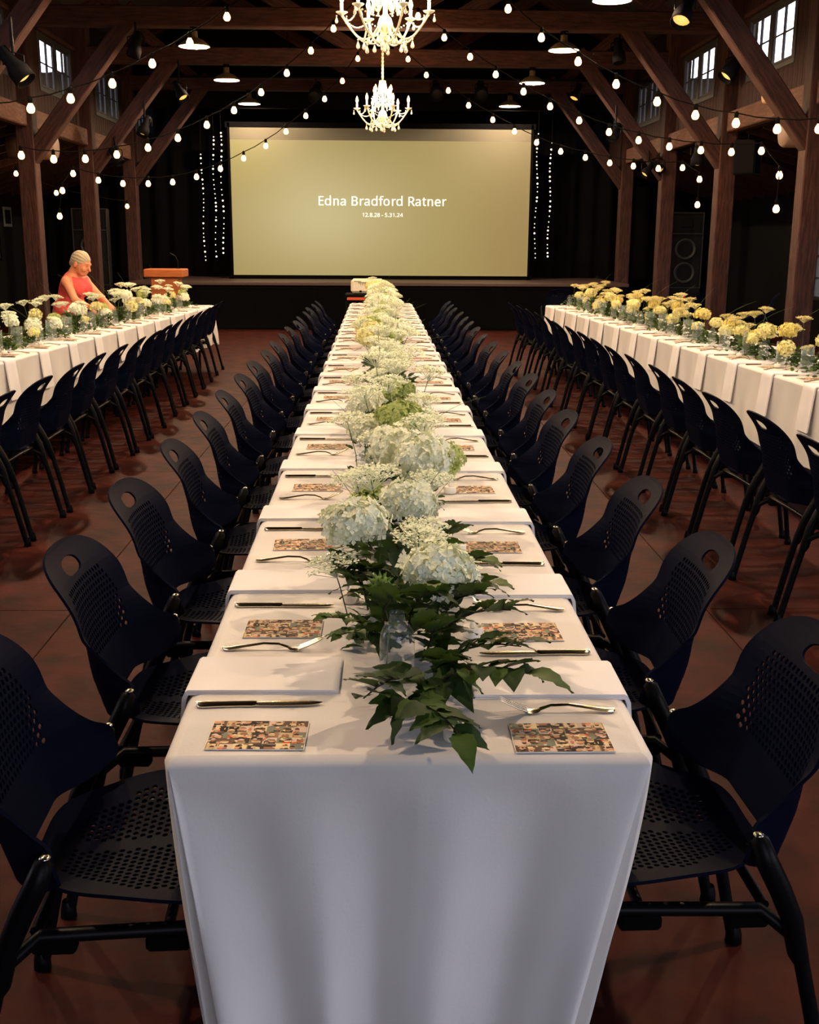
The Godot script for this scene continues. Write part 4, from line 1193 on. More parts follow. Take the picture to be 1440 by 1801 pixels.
func leaf_mesh(len_: float, wid: float, curl: float) -> ArrayMesh:
	# a pointed, toothed leaf along +x, folded a little at its midrib
	var q := MB.new()
	var n := 9
	var prev := []
	for i in n + 1:
		var u := float(i) / n
		var w := wid * sin(PI * pow(u, 0.88)) * (1.0 - 0.12 * u) * (1.0 + (0.07 if i % 2 else -0.05))
		if i == 0 or i == n: w = 0.0004
		var x := len_ * u
		var y := -curl * u * u * len_
		var row := [Vector3(x - 0.006 * (i % 2), y + w * 0.28, w), Vector3(x, y, 0), Vector3(x - 0.006 * (i % 2), y + w * 0.28, -w)]
		if i > 0:
			q.quad(prev[0], row[0], row[1], prev[1], 1); q.quad(prev[1], row[1], row[2], prev[2], 1)
		prev = row
	return q.mesh()

var leaf_kinds := []
func make_sprig(label: String, n: int, L: float, scale_: float, seed_: int, m: Array) -> Node3D:
	# a leafy twig lying along +x
	var r := RandomNumberGenerator.new(); r.seed = seed_
	var t := thing("leafy_sprig", label, "foliage", Vector3.ZERO, 0.0, "leafy sprigs")
	var pts := []
	for i in 7:
		var u := i / 6.0
		pts.append(Vector3(L * u, 0.012 + 0.05 * sin(u * 2.4) * scale_, 0.03 * sin(u * 3.0 + seed_) * scale_))
	var st := MB.new(); st.tube(pts, [0.0028, 0.0026, 0.0024, 0.0022, 0.002, 0.0017, 0.0012], 5)
	part("twig", st.mesh(), mats.twig, t)
	for i in n:
		var u := (i + 0.6) / n
		var f := u * 6.0; var k := mini(int(f), 5)
		var p: Vector3 = pts[k].lerp(pts[k + 1], f - k)
		var side := 1.0 if i % 2 else -1.0
		var yaw := side * r.randf_range(0.6, 1.2) if i < n - 1 else 0.0
		var bs := Basis(Vector3.UP, yaw) * Basis(Vector3(0, 0, 1), r.randf_range(-0.15, 0.65)) * Basis(Vector3.RIGHT, r.randf_range(-0.5, 0.5))
		part("leaf", leaf_kinds[r.randi() % leaf_kinds.size()], m[r.randi() % m.size()], t, Transform3D(bs.scaled_local(Vector3.ONE * scale_ * r.randf_range(0.75, 1.15)), p))
	return t

var flower_proto := {}
var kind_count := {}
const FLOWERS := {
	"white hydrangea": ["hydrangea_bloom", "petal_white", 0], "cream hydrangea": ["hydrangea_bloom", "petal_cream", 0], "yellow hydrangea": ["hydrangea_bloom", "petal_yellow", 0], "lime green hydrangea": ["hydrangea_bloom", "petal_green", 0],
	"white lace flower": ["lace_flower", "petal_lace", 1], "cream lace flower": ["lace_flower", "petal_lacey", 1], "green seed head": ["seed_head", "pod", 2], "long grass blade": ["grass_blade", "stem", 3]}

func flower(kind: String, tbl: int, at: Vector3, h: float, size: float, lean: Vector2):
	# at: foot of the stem; h: height of the head above it
	var f: Array = FLOWERS[kind]
	var hk := clampi(roundi(h / 0.05), 2, 9)
	var vr := rng.randi() % 3
	var key := "%s %d %d" % [kind, hk, vr]
	var ck := "%s %d" % [kind, tbl]
	kind_count[ck] = kind_count.get(ck, 0) + 1
	var tw: String = tables[tbl][0]
	var lb := "%s on the %s table, %s of its kind counted from the front" % [kind, tw, nth(kind_count[ck])]
	var gp := "%ss on the %s table" % [kind, tw]
	var o: Node3D
	if flower_proto.has(key): o = dup(flower_proto[key], f[0], lb, at, 0.0, gp)
	else:
		o = thing(f[0], lb, "flower" if f[2] < 3 else "grass", at, 0.0, gp)
		var H := hk * 0.05
		if f[2] == 3:
			var pts := []; var rad := []
			var lean_k: float = [0.25, 0.5, 0.8][vr]
			for i in 9:
				var u := i / 8.0
				pts.append(Vector3(lean_k * H * u * u, H * 1.15 * u * (1.0 - 0.18 * lean_k * u), 0)); rad.append(0.0016 * (1.0 - 0.75 * u))
			var g := MB.new(); g.tube(pts, rad, 4)
			part("blade", g.mesh(), mats.stem if vr != 1 else mats.leaf_pale, o)
		else:
			var mk := "%s %d" % [f[0], vr]
			if not meshes.has(mk):
				match f[2]:
					0: meshes[mk] = bloom_mesh(0.062, [250, 270, 240][vr], 0.0125, vr * 7 + 3, [0.80, 0.66, 0.9][vr])
					1: meshes[mk] = lace_mesh(0.056, vr * 5 + 2, [30, 34, 27][vr])
					2:
						var g := MB.new(); g.ball(Vector3.ZERO, 0.018, 9)
						for i in 40:
							var ph := acos(1.0 - 2.0 * (i + 0.5) / 40); var th := 2.4 * i
							var d := Vector3(sin(ph) * cos(th), cos(ph), sin(ph) * sin(th))
							g.lathe([Vector2(0.004, 0.014), Vector2(0.0, 0.026)], 4, Transform3D(Basis(d.cross(Vector3(0.2, 0.3, 1)).normalized(), d, d.cross(Vector3(0.2, 0.3, 1)).normalized().cross(d)), Vector3.ZERO), -1)
						meshes[mk] = g.mesh()
			var bend := Vector3(0.012 * (vr - 1), 0, 0.01)
			var s := MB.new(); s.tube([Vector3.ZERO, Vector3(0, H * 0.5, 0) + bend, Vector3(0, H - 0.02, 0)], 0.0021 if f[2] == 0 else 0.0014, 5)
			part("stem", s.mesh(), mats.stem, o)
			part("flower_head", meshes[mk], mats[f[1]], o, Transform3D(Basis(Vector3.UP, vr * 1.3), Vector3(0, H - 0.01, 0)))
		flower_proto[key] = o
	o.position = at
	o.rotation = Vector3(0, 0, 0)
	o.basis = Basis(Vector3.RIGHT, lean.y) * Basis(Vector3.BACK, -lean.x) * Basis(Vector3.UP, rng.randf() * TAU if f[2] != 3 else lean.x * 0.0 + rng.randf_range(-0.6, 0.6) + (PI if lean.x < 0 else 0.0))
	o.scale = Vector3.ONE * size

var jar_proto := []
var jar_count := [0, 0, 0]
func jar(tbl: int, at: Vector3, style: int, k := 1.0):
	jar_count[tbl] += 1
	var lb := "%s on the %s table, %s glass vessel from the front" % [["small round-shouldered glass bottle", "clear straight glass vase"][style], tables[tbl][0], nth(jar_count[tbl])]
	var gp := "glass vases on the %s table" % tables[tbl][0]
	var o: Node3D
	if jar_proto.size() > style and jar_proto[style]: o = dup(jar_proto[style], "glass_vase", lb, at, 0.0, gp)
	else:
		while jar_proto.size() <= style: jar_proto.append(null)
		o = thing("glass_vase", lb, "vase", at, 0.0, gp)
		var g := MB.new()
		if style == 0: g.lathe([Vector2(0.0, 0.003), Vector2(0.027, 0.001), Vector2(0.031, 0.006), Vector2(0.031, 0.088), Vector2(0.0285, 0.104), Vector2(0.022, 0.116), Vector2(0.0145, 0.124), Vector2(0.013, 0.136), Vector2(0.0155, 0.139)], 24)
		else: g.lathe([Vector2(0.0, 0.006), Vector2(0.036, 0.001), Vector2(0.039, 0.006), Vector2(0.040, 0.15), Vector2(0.0415, 0.152), Vector2(0.038, 0.152), Vector2(0.0375, 0.10)], 24)
		part("glass", g.mesh(), mats.glass, o)
		var w := MB.new()
		var wr := 0.0298 if style == 0 else 0.0368
		w.lathe([Vector2(0.0, 0.009), Vector2(wr, 0.009), Vector2(wr, 0.06), Vector2(0.0, 0.0601)], 20)
		part("water", w.mesh(), mats.water, o)
		jar_proto[style] = o
	o.scale = Vector3.ONE * k

var vot_proto: Node3D = null
var vot_count := [0, 0, 0]
func votive(tbl: int, at: Vector3):
	vot_count[tbl] += 1
	var lb := "white tea light on the %s table, %s tea light from the front" % [tables[tbl][0], nth(vot_count[tbl])]
	var gp := "white tea lights on the %s table" % tables[tbl][0]
	if vot_proto: dup(vot_proto, "tea_light", lb, at, 0.0, gp)
	else:
		vot_proto = thing("tea_light", lb, "candle", at, 0.0, gp)
		var c := MB.new(); c.lathe([Vector2(0, 0.0), Vector2(0.019, 0.0), Vector2(0.0195, 0.002), Vector2(0.0195, 0.020), Vector2(0.018, 0.021), Vector2(0.017, 0.017), Vector2(0.0, 0.016)], 20)
		part("cup", c.mesh(), mats.candle_white, vot_proto)
		var f := MB.new(); f.lathe([Vector2(0.0045, 0.016), Vector2(0.006, 0.021), Vector2(0.004, 0.029), Vector2(0.0, 0.036)], 8)
		part("flame_tip", f.mesh(), mats.candle_white, vot_proto)

var sprig_proto := []
func sprig(tbl: int, at: Vector3, yaw: float, pitch: float, k: float, which := -1):
	var pl := clampi(int(floor(((-at.z) - [1.55, 4.1, 3.6][tbl]) / [0.67, 0.615, 0.615][tbl])) + 1, 1, 19)
	var i := which if which >= 0 else rng.randi() % 4
	var way: String = ["right", "away", "left", "forward"][posmod(roundi(yaw / (PI / 2)), 4)]
	var lb := "%s green sprig leaning %s in the %s table garland, %s place from the front" % [["broad-leaved", "short-leaved", "long-leaved", "small pale-leaved"][i], way, tables[tbl][0], nth(pl)]
	if sprig_proto.is_empty():
		leaf_kinds = [leaf_mesh(0.074, 0.023, 0.35), leaf_mesh(0.062, 0.024, 0.15), leaf_mesh(0.080, 0.024, 0.6)]
		for j in 4: sprig_proto.append(null)
	var o: Node3D
	var gp := "leafy sprigs on the %s table at the %s place" % [tables[tbl][0], nth(pl)]
	if sprig_proto[i]: o = dup(sprig_proto[i], "leafy_sprig", lb, at, 0.0, gp)
	else:
		var D: Material = mats.leaf_dark; var M: Material = mats.leaf_mid; var P: Material = mats.leaf_pale
		o = make_sprig(lb, [17, 15, 18, 22][i], [0.19, 0.16, 0.20, 0.17][i], [0.95, 0.95, 0.85, 0.55][i], i * 3 + 1, [[D, D, M], [D, M], [D, D], [M, P, M]][i])
		o.set_meta("group", gp)
		sprig_proto[i] = o
	o.position = at
	o.basis = Basis(Vector3.UP, yaw) * Basis(Vector3(0, 0, 1), pitch)
	o.scale = Vector3.ONE * k

func build_flowers():
	var Y := TOP + 0.003
	# centre table, near end: placed one by one (x, height of the head, distance)
	for q in [[0.03, 1.84, 0], [0.01, 2.49, 0], [0.14, 2.24, 0], [-0.03, 3.30, 1], [-0.035, 3.94, 1], [0.10, 2.95, 0], [0.13, 3.6, 0]]: jar(0, Vector3(q[0], Y, -q[1]), q[2])
	for q in [[0.12, 1.63], [0.025, 1.73], [-0.065, 2.32], [0.185, 2.10], [0.20, 2.72], [-0.09, 3.05], [0.22, 3.4]]: votive(0, Vector3(q[0], Y, -q[1]))
	var w := "white hydrangea"; var la := "white lace flower"; var lg := "lime green hydrangea"; var pd := "green seed head"; var gb := "long grass blade"
	for q in [[w, 0.115, 0.93, 2.02, 1.12], [pd, 0.0, 0.93, 1.93, 1.1], [la, -0.10, 0.905, 2.16, 0.95], [w, -0.05, 0.955, 2.24, 1.05], [la, 0.08, 0.985, 2.14, 1.0], [w, 0.065, 0.96, 2.46, 1.0], [la, -0.02, 1.005, 2.40, 1.1], [w, 0.11, 0.985, 2.82, 1.15], [w, 0.04, 0.98, 3.0, 1.1], [la, 0.13, 0.96, 2.7, 1.0], [lg, 0.065, 0.935, 3.5, 1.15], [lg, 0.20, 0.90, 3.3, 0.9], [w, -0.05, 0.95, 3.55, 0.9], [la, -0.05, 1.035, 3.6, 1.2], [la, 0.13, 0.96, 3.64, 1.1], [la, -0.10, 0.99, 3.35, 1.0], [la, 0.07, 1.035, 4.4, 1.2], [la, 0.19, 1.0, 4.3, 1.15], [lg, 0.075, 0.935, 4.35, 1.0], [la, -0.02, 1.025, 4.7, 1.2], [w, -0.06, 0.96, 4.1, 0.95], [la, -0.09, 1.0, 4.25, 1.05], [la, 0.12, 0.99, 3.05, 1.15], [la, -0.06, 0.98, 2.62, 1.1], [w, 0.13, 0.95, 3.95, 0.9], [la, 0.03, 1.02, 3.85, 1.2], [la, 0.16, 0.98, 4.0, 1.1], [la, 0.0, 0.97, 3.2, 1.1], [la, 0.10, 0.96, 2.3, 0.9], [w, 0.02, 0.93, 4.55, 0.9], [lg, -0.03, 0.90, 2.75, 0.8]]:
		var hx: float = q[1] * 0.75 + 0.012
		var h: float = q[2] - Y
		flower(q[0], 0, Vector3(hx, Y + 0.008, -q[3] - 0.0), h, maxf(0.85, q[4]), Vector2(atan2(q[1] - hx, h), 0.05))
	for q in [[0.02, 2.5, -0.25], [0.03, 2.52, 0.2], [0.0, 2.49, 0.05], [0.02, 2.45, 0.35], [-0.03, 3.9, -0.2], [-0.04, 3.3, 0.1], [0.15, 4.2, 0.3], [-0.02, 3.95, 0.15]]:
		flower(gb, 0, Vector3(q[0], Y + 0.01, -q[1]), 0.27, 1.0, Vector2(q[2], 0.05))
	# sprigs at the near end: x, distance, yaw (0 = to the right, -PI/2 = towards the camera), pitch, size
	for q in [[0.06, 1.72, -1.35, -0.06, 0.95, 0], [0.05, 1.80, -1.95, 0.0, 1.0, 1], [0.08, 1.78, -0.55, 0.12, 1.0, 0], [0.10, 1.86, -0.7, 0.3, 0.95, 2], [0.06, 1.90, -1.2, 0.5, 0.95, 1], [0.12, 1.98, -0.9, 0.45, 1.0, 2], [0.00, 2.02, -2.4, 0.4, 0.9, 3], [-0.01, 2.0, -2.0, 0.3, 0.9, 3], [0.10, 2.10, -0.9, 0.5, 0.95, 0], [0.08, 2.0, -1.6, 0.75, 0.9, 0], [0.14, 2.05, -1.3, 0.6, 0.9, 2], [0.0, 2.25, -2.1, 0.4, 0.9, 2], [0.12, 2.35, -1.0, 0.4, 0.9, 0], [0.12, 2.6, -1.0, 0.4, 0.9, 1], [0.02, 2.5, -2.2, 0.5, 0.9, 2], [0.1, 1.82, -1.5, 0.35, 0.8, 1], [0.03, 1.95, -1.8, 0.8, 0.85, 2]]:
		sprig(0, Vector3(q[0], Y + 0.012, -q[1]), q[2], q[3], q[4], q[5])
	# centre table, the rest of the runner
	var d := 2.05
	while d < 14.2:
		var cx: float = 0.045 - 0.0027 * d
		for k in (3 if d < 5.5 else 2):
			sprig(0, Vector3(cx + rng.randf_range(-0.06, 0.06), Y + 0.012, -d - rng.randf_range(0, 0.28)), (PI / 2 if rng.randf() < 0.35 else -PI / 2) + rng.randf_range(-0.8, 0.8), rng.randf_range(0.15, 0.85), rng.randf_range(0.7, 0.95))
		if d > 4.5:
			for k in (2 if rng.randf() < 0.4 else 1):
				var hx := rng.randf_range(-0.12, 0.12)
				var h := rng.randf_range(0.14, 0.27)
				flower([w, w, la, lg, la, "cream hydrangea"][rng.randi() % 6], 0, Vector3(cx + hx * 0.6, Y + 0.008, -d - rng.randf_range(0, 0.2)), h, rng.randf_range(0.85, 1.1), Vector2(hx * 1.8, rng.randf_range(-0.1, 0.2)))
			for k in 3: flower(la, 0, Vector3(cx + rng.randf_range(-0.07, 0.07), Y + 0.008, -d - rng.randf_range(0, 0.28)), rng.randf_range(0.18, 0.33), rng.randf_range(0.8, 1.15), Vector2(rng.randf_range(-0.45, 0.45), rng.randf_range(-0.2, 0.25)))
			if rng.randf() < 0.5: flower(gb, 0, Vector3(cx, Y + 0.008, -d), rng.randf_range(0.25, 0.4), 1.0, Vector2(rng.randf_range(-0.4, 0.4), 0.0))
			if rng.randf() < 0.6: jar(0, Vector3(cx + rng.randf_range(-0.07, 0.07), Y, -d - 0.1), rng.randi() % 2)
			if rng.randf() < 0.3: votive(0, Vector3(cx + (0.15 if rng.randf() < 0.5 else -0.15), Y, -d - 0.15))
		d += 0.30
	garland(0, 1100, 0.095, tables[0][2] / 2 - 0.45)
	garland(1, 1000, 0.11, tables[1][2] / 2 - 1.2)
	garland(2, 1000, 0.11, tables[2][2] / 2 - 1.2)
	# side tables
	for tbl in [1, 2]:
		var xf: Transform3D = tables[tbl][1]
		var L: float = tables[tbl][2]
		var inner := 1.0 if tbl == 1 else -1.0
		var off := inner * 0.06
		var z := L / 2 - 1.6
		var n := 0
		while z > -L / 2 + 0.25:
			var P := func(dx: float, dz: float) -> Vector3: return xf * Vector3(off + dx, Y + 0.006, z + dz)
			for k in 3:
				sprig(tbl, P.call(rng.randf_range(-0.09, 0.09), rng.randf_range(-0.17, 0.17)), rng.randf() * TAU, rng.randf_range(0.2, 1.0), rng.randf_range(0.6, 0.85))
			var big := ["white hydrangea", "cream hydrangea", "lime green hydrangea", "white hydrangea"] if tbl == 1 else ["yellow hydrangea", "cream hydrangea", "yellow hydrangea", "cream hydrangea"]
			var hx := rng.randf_range(-0.05, 0.07) * inner
			flower(big[n % 4], tbl, P.call(hx, 0.0), rng.randf_range(0.15, 0.24), rng.randf_range(0.75, 1.05), Vector2(hx, rng.randf_range(-0.1, 0.15)))
			if n % 2 == 0: flower(big[(n + 1) % 4], tbl, P.call(hx + 0.05 * inner, 0.11), rng.randf_range(0.12, 0.17), rng.randf_range(0.65, 0.9), Vector2(0.1 * inner, 0.1))
			for k in 3:
				var lx := rng.randf_range(-0.07, 0.07)
				flower("white lace flower" if tbl == 1 else "cream lace flower", tbl, P.call(lx, rng.randf_range(-0.14, 0.14)), rng.randf_range(0.20, 0.36), rng.randf_range(0.75, 1.0), Vector2(lx * 2.5 + rng.randf_range(-0.1, 0.1), rng.randf_range(-0.2, 0.2)))
			if n % 2 == 1: flower("long grass blade", tbl, P.call(0.0, 0.0), rng.randf_range(0.36, 0.45), 1.05, Vector2(rng.randf_range(0.1, 0.35) * (1.0 if tbl == 2 else -1.0), 0.0))
			jar(tbl, P.call(0.10 * inner + rng.randf_range(-0.03, 0.03), 0.02), 1 if n % 3 else 0)
			if n % 2 == 0: votive(tbl, P.call(0.17 * inner, 0.12))
			z -= 0.34; n += 1

# ------------------------------------------------------------------ the woman at the left table
func cap(p: Vector3, a: Vector3, b: Vector3, ra: float, rb: float) -> float:
	var ab := b - a
	var t := clampf((p - a).dot(ab) / ab.length_squared(), 0.0, 1.0)
	return (p - a - ab * t).length() - lerpf(ra, rb, t)

func ell(p: Vector3, c: Vector3, r: Vector3, b: Basis) -> float:
	var q := b.transposed() * (p - c)
	var k0 := (q / r).length()
	var k1 := (q / (r * r)).length()
	return k0 * (k0 - 1.0) / maxf(k1, 1e-6)

func smin(a: float, b: float, k: float) -> float:
	var h := maxf(k - absf(a - b), 0.0) / k
	return minf(a, b) - h * h * k * 0.25

func nets(q: MB, f: Callable, lo: Vector3, hi: Vector3, c: float):
	# surface nets: one vertex in each crossed cell, one quad round each crossed edge; far blocks are skipped
	var B := 6
	var n := Vector3i(((hi - lo) / c).ceil())
	var val := {}
	var cells := {}
	var at := func(i: Vector3i) -> float:
		if val.has(i): return val[i]
		var d: float = f.call(lo + Vector3(i) * c)
		val[i] = d
		return d
	for bx in range(0, n.x, B):
		for by in range(0, n.y, B):
			for bz in range(0, n.z, B):
				var m := lo + (Vector3(bx, by, bz) + Vector3.ONE * B * 0.5) * c
				if absf(f.call(m)) > B * c * 1.25: continue
				for x in range(bx, bx + B):
					for y in range(by, by + B):
						for z in range(bz, bz + B):
							var sum := Vector3.ZERO; var k := 0
							var v := []
							for o in 8: v.append(at.call(Vector3i(x + (o & 1), y + ((o >> 1) & 1), z + ((o >> 2) & 1))))
							for e in [[0, 1], [2, 3], [4, 5], [6, 7], [0, 2], [1, 3], [4, 6], [5, 7], [0, 4], [1, 5], [2, 6], [3, 7]]:
								var a: float = v[e[0]]; var b: float = v[e[1]]
								if (a < 0.0) != (b < 0.0):
									var t := a / (a - b)
									var pa := Vector3(e[0] & 1, (e[0] >> 1) & 1, (e[0] >> 2) & 1); var pb := Vector3(e[1] & 1, (e[1] >> 1) & 1, (e[1] >> 2) & 1)
									sum += pa.lerp(pb, t); k += 1
							if k: cells[Vector3i(x, y, z)] = lo + (Vector3(x, y, z) + sum / k) * c
	for i in cells:
		for ax in 3:
			var e := Vector3i.ZERO; e[ax] = 1
			var a: float = val[i]; var b: float = val[i + e]
			if (a < 0.0) == (b < 0.0): continue
			var u := Vector3i.ZERO; u[(ax + 1) % 3] = 1
			var w := Vector3i.ZERO; w[(ax + 2) % 3] = 1
			if not (cells.has(i - u) and cells.has(i - w) and cells.has(i - u - w)): continue
			if a < 0.0: q.quad(cells[i], cells[i - w], cells[i - u - w], cells[i - u], 1)
			else: q.quad(cells[i], cells[i - u], cells[i - u - w], cells[i - w], 1)

func garland(tbl: int, n: int, half: float, from_z: float):
	var r := RandomNumberGenerator.new(); r.seed = 900 + tbl
	var xf: Transform3D = tables[tbl][1]
	var L: float = tables[tbl][2]
	var off: float = [0.0, 0.06, -0.06][tbl]
	for k in 2:
		var mm := MultiMesh.new()
		mm.transform_format = MultiMesh.TRANSFORM_3D
		mm.mesh = leaf_kinds[k]
		mm.instance_count = n
		for i in n:
			var z := lerpf(from_z, -L / 2 + 0.12, r.randf())
			var x := off + r.randfn(0.0, half * 0.55) + 0.03 * sin(z * 6.0)
			var y := TOP + 0.008 + absf(r.randfn(0.0, 0.05)) * clampf(1.2 - absf(x - off) / half * 0.8, 0.1, 1.0)
			var bs := Basis(Vector3.UP, r.randf() * TAU) * Basis(Vector3(0, 0, 1), r.randf_range(-0.1, 1.0)) * Basis(Vector3.RIGHT, r.randf_range(-0.8, 0.8))
			mm.set_instance_transform(i, xf * Transform3D(bs.scaled(Vector3.ONE * r.randf_range(0.45, 0.8)), Vector3(clampf(x, off - half * 1.5, off + half * 1.5), y, z)))
		var o := MultiMeshInstance3D.new()
		o.multimesh = mm; o.material_override = mats.leaf_dark if k == 0 else mats.leaf_mid
		o.name = numbered("garland_leaves"); add_child(o)
		stuff(tag(o, "%s leaves massed low along the middle of the %s table" % ["dark green" if k == 0 else "mid green", tables[tbl][0]], "foliage"))

func build_person():
	var t := thing("person", "woman with cropped silver hair in a coral sleeveless top, arranging flowers on left table", "person", Vector3(-3.14, 0, -11.45), -0.30)
	var skin := mat("skin", Color(0.80, 0.52, 0.38), 0.55, 0.0, 0.4)
	skin.subsurf_scatter_enabled = true; skin.subsurf_scatter_strength = 0.15
	tri_mat("coral_cloth", noise_tex(31, 0.06, [Color(0.80, 0.25, 0.24), Color(0.88, 0.33, 0.31)], 128), Vector3(6, 6, 6), 0.85, noise_tex(32, 0.04, [], 128, 2, true, 4.0), 0.4)
	tri_mat("linen", noise_tex(33, 0.05, [Color(0.52, 0.45, 0.38), Color(0.64, 0.57, 0.48)], 128), Vector3(6, 6, 6), 0.9)
	var hair := tri_mat("silver_hair", noise_tex(34, 0.05, [Color(0.50, 0.44, 0.34), Color(0.74, 0.68, 0.55)], 128), Vector3(6, 26, 26), 0.55)
	hair.rim_enabled = true; hair.rim = 0.3
	var HB := Basis(Vector3(0, 0, 1), -0.38)          # the head looks down
	var HC := Vector3(0.225, 1.292, 0.09)
	var hip := Vector3(0.0, 0.84, 0.0)
	var waist := Vector3(0.045, 0.97, 0.02)
	var chest := Vector3(0.10, 1.075, 0.035)
	var neck := Vector3(0.125, 1.165, 0.05)
	var sR := Vector3(0.125, 1.115, 0.205); var sL := Vector3(0.115, 1.12, -0.135)
	var eR := Vector3(0.265, 0.945, 0.30); var eL := Vector3(0.30, 0.95, -0.12)
	var wR := Vector3(0.475, 0.875, 0.345); var wL := Vector3(0.50, 0.885, 0.06)
	var TB := Basis(Vector3(0, 0, 1), -0.32)
	var torso := func(p: Vector3) -> float:
		var d := ell(p, chest, Vector3(0.108, 0.135, 0.168), TB)
		d = smin(d, ell(p, waist, Vector3(0.098, 0.13, 0.140), TB), 0.06)
		d = smin(d, ell(p, hip, Vector3(0.118, 0.125, 0.170), TB), 0.06)
		d = smin(d, ell(p, chest + Vector3(0.085, -0.03, 0.07), Vector3(0.055, 0.06, 0.06), TB), 0.04)
		d = smin(d, ell(p, chest + Vector3(0.085, -0.03, -0.07), Vector3(0.055, 0.06, 0.06), TB), 0.04)
		return d
	var legs := func(p: Vector3) -> float:
		var d := 9.0
		for z in [-0.09, 0.09]:
			d = minf(d, cap(p, Vector3(-0.01, 0.80, z), Vector3(0.04, 0.44, z * 1.1), 0.085, 0.055))
			d = smin(d, cap(p, Vector3(0.04, 0.44, z * 1.1), Vector3(-0.03, 0.08, z * 1.1), 0.055, 0.036), 0.03)
			d = smin(d, cap(p, Vector3(-0.05, 0.045, z * 1.1), Vector3(0.13, 0.03, z * 1.3), 0.04, 0.028), 0.03)
		return d
	var body := func(p: Vector3) -> float:
		var d: float = torso.call(p)
		d = smin(d, cap(p, neck - Vector3(0.02, 0.02, 0), HC + HB * Vector3(-0.03, -0.05, 0), 0.056, 0.047), 0.04)
		d = smin(d, cap(p, neck, sR, 0.05, 0.048), 0.05); d = smin(d, cap(p, neck, sL, 0.05, 0.048), 0.05)
		d = smin(d, cap(p, sR, eR, 0.046, 0.036), 0.03); d = smin(d, cap(p, sL, eL, 0.046, 0.036), 0.03)
		d = smin(d, cap(p, eR, wR, 0.037, 0.024), 0.02); d = smin(d, cap(p, eL, wL, 0.037, 0.024), 0.02)
		d = smin(d, legs.call(p), 0.04)
		return d
	var q := MB.new()
	nets(q, body, Vector3(-0.20, -0.01, -0.26), Vector3(0.54, 1.26, 0.40), 0.013)
	# head: skull, face, jaw, nose, brow, lips, ear, eye sockets
	var head := func(p: Vector3) -> float:
		var h := HB.transposed() * (p - HC)
		var I := Basis()
		var d := ell(h, Vector3(-0.008, 0.028, 0), Vector3(0.094, 0.088, 0.074), I)
		d = smin(d, ell(h, Vector3(0.030, -0.025, 0), Vector3(0.062, 0.085, 0.060), I), 0.03)
		d = smin(d, ell(h, Vector3(0.058, -0.083, 0), Vector3(0.028, 0.024, 0.030), I), 0.03)
		d = smin(d, cap(h, Vector3(0.088, 0.010, 0), Vector3(0.113, -0.028, 0), 0.007, 0.012), 0.012)
		d = smin(d, cap(h, Vector3(0.082, 0.022, -0.032), Vector3(0.082, 0.022, 0.032), 0.011, 0.011), 0.015)
		for z in [-1.0, 1.0]:
			d = maxf(d, -ell(h, Vector3(0.094, 0.004, 0.031 * z), Vector3(0.014, 0.011, 0.016), I))
			d = smin(d, ell(h, Vector3(0.077, 0.003, 0.030 * z), Vector3(0.0125, 0.0125, 0.0135), I), 0.004)
			d = smin(d, ell(h, Vector3(0.072, -0.030, 0.038 * z), Vector3(0.020, 0.022, 0.020), I), 0.02)
			d = smin(d, ell(h, Vector3(-0.012, -0.012, 0.076 * z), Vector3(0.020, 0.032, 0.008), I), 0.006)
		d = smin(d, cap(h, Vector3(0.088, -0.054, -0.016), Vector3(0.088, -0.054, 0.016), 0.007, 0.007), 0.006)
		d = smin(d, cap(h, Vector3(0.086, -0.066, -0.014), Vector3(0.086, -0.066, 0.014), 0.007, 0.007), 0.005)
		d = smin(d, cap(h, Vector3(-0.03, -0.04, 0), Vector3(-0.05, -0.12, 0), 0.05, 0.05), 0.03)
		return d
	nets(q, head, HC - Vector3(0.15, 0.16, 0.11), HC + Vector3(0.15, 0.15, 0.11), 0.0045)
	# hands: palm, four fingers of their own, thumb
	for s in [[wR, eR, 1.0], [wL, eL, -1.0]]:
		var fw: Vector3 = (s[0] - s[1]).normalized()
		fw = (fw + Vector3(0.15, -0.25, 0)).normalized()
		var sd: Vector3 = fw.cross(Vector3.UP).normalized() * s[2]     # towards the little finger side is outward
		var dn: Vector3 = (fw.cross(sd) * s[2]).normalized()
		if dn.y > 0: dn = -dn
		var w: Vector3 = s[0]
		var segs := []
		for k in 4:
			var o := (k - 1.5) * 0.0185
			var root: Vector3 = w + fw * 0.072 + sd * o
			var ln: float = [0.066, 0.076, 0.072, 0.056][k]
			var j1: Vector3 = root + fw * ln * 0.45 + dn * 0.008
			var j2: Vector3 = j1 + (fw * 0.8 + dn * 0.6).normalized() * ln * 0.32
			var j3: Vector3 = j2 + (fw * 0.45 + dn * 0.9).normalized() * ln * 0.26
			segs.append([root - fw * 0.02, j1, 0.0092, 0.0088]); segs.append([j1, j2, 0.0086, 0.008]); segs.append([j2, j3, 0.008, 0.0068])
		var tr: Vector3 = w + fw * 0.025 - sd * 0.026
		var t1: Vector3 = tr + (fw * 0.7 - sd * 0.65 + dn * 0.3).normalized() * 0.034
		var t2: Vector3 = t1 + (fw * 0.85 + dn * 0.45).normalized() * 0.028
		segs.append([tr, t1, 0.012, 0.0098]); segs.append([t1, t2, 0.0095, 0.0075])
		var hb := Basis(fw, dn, sd)
		var hand := func(p: Vector3) -> float:
			var d := ell(p, w + fw * 0.045, Vector3(0.052, 0.017, 0.041), hb)
			d = smin(d, cap(p, w - fw * 0.03, w + fw * 0.02, 0.024, 0.023), 0.02)
			for g in segs: d = smin(d, cap(p, g[0], g[1], g[2], g[3]), 0.006)
			return d
		var c := w + fw * 0.06
		nets(q, hand, c - Vector3.ONE * 0.115, c + Vector3.ONE * 0.115, 0.0042)
	part("body", q.mesh(), skin, t)
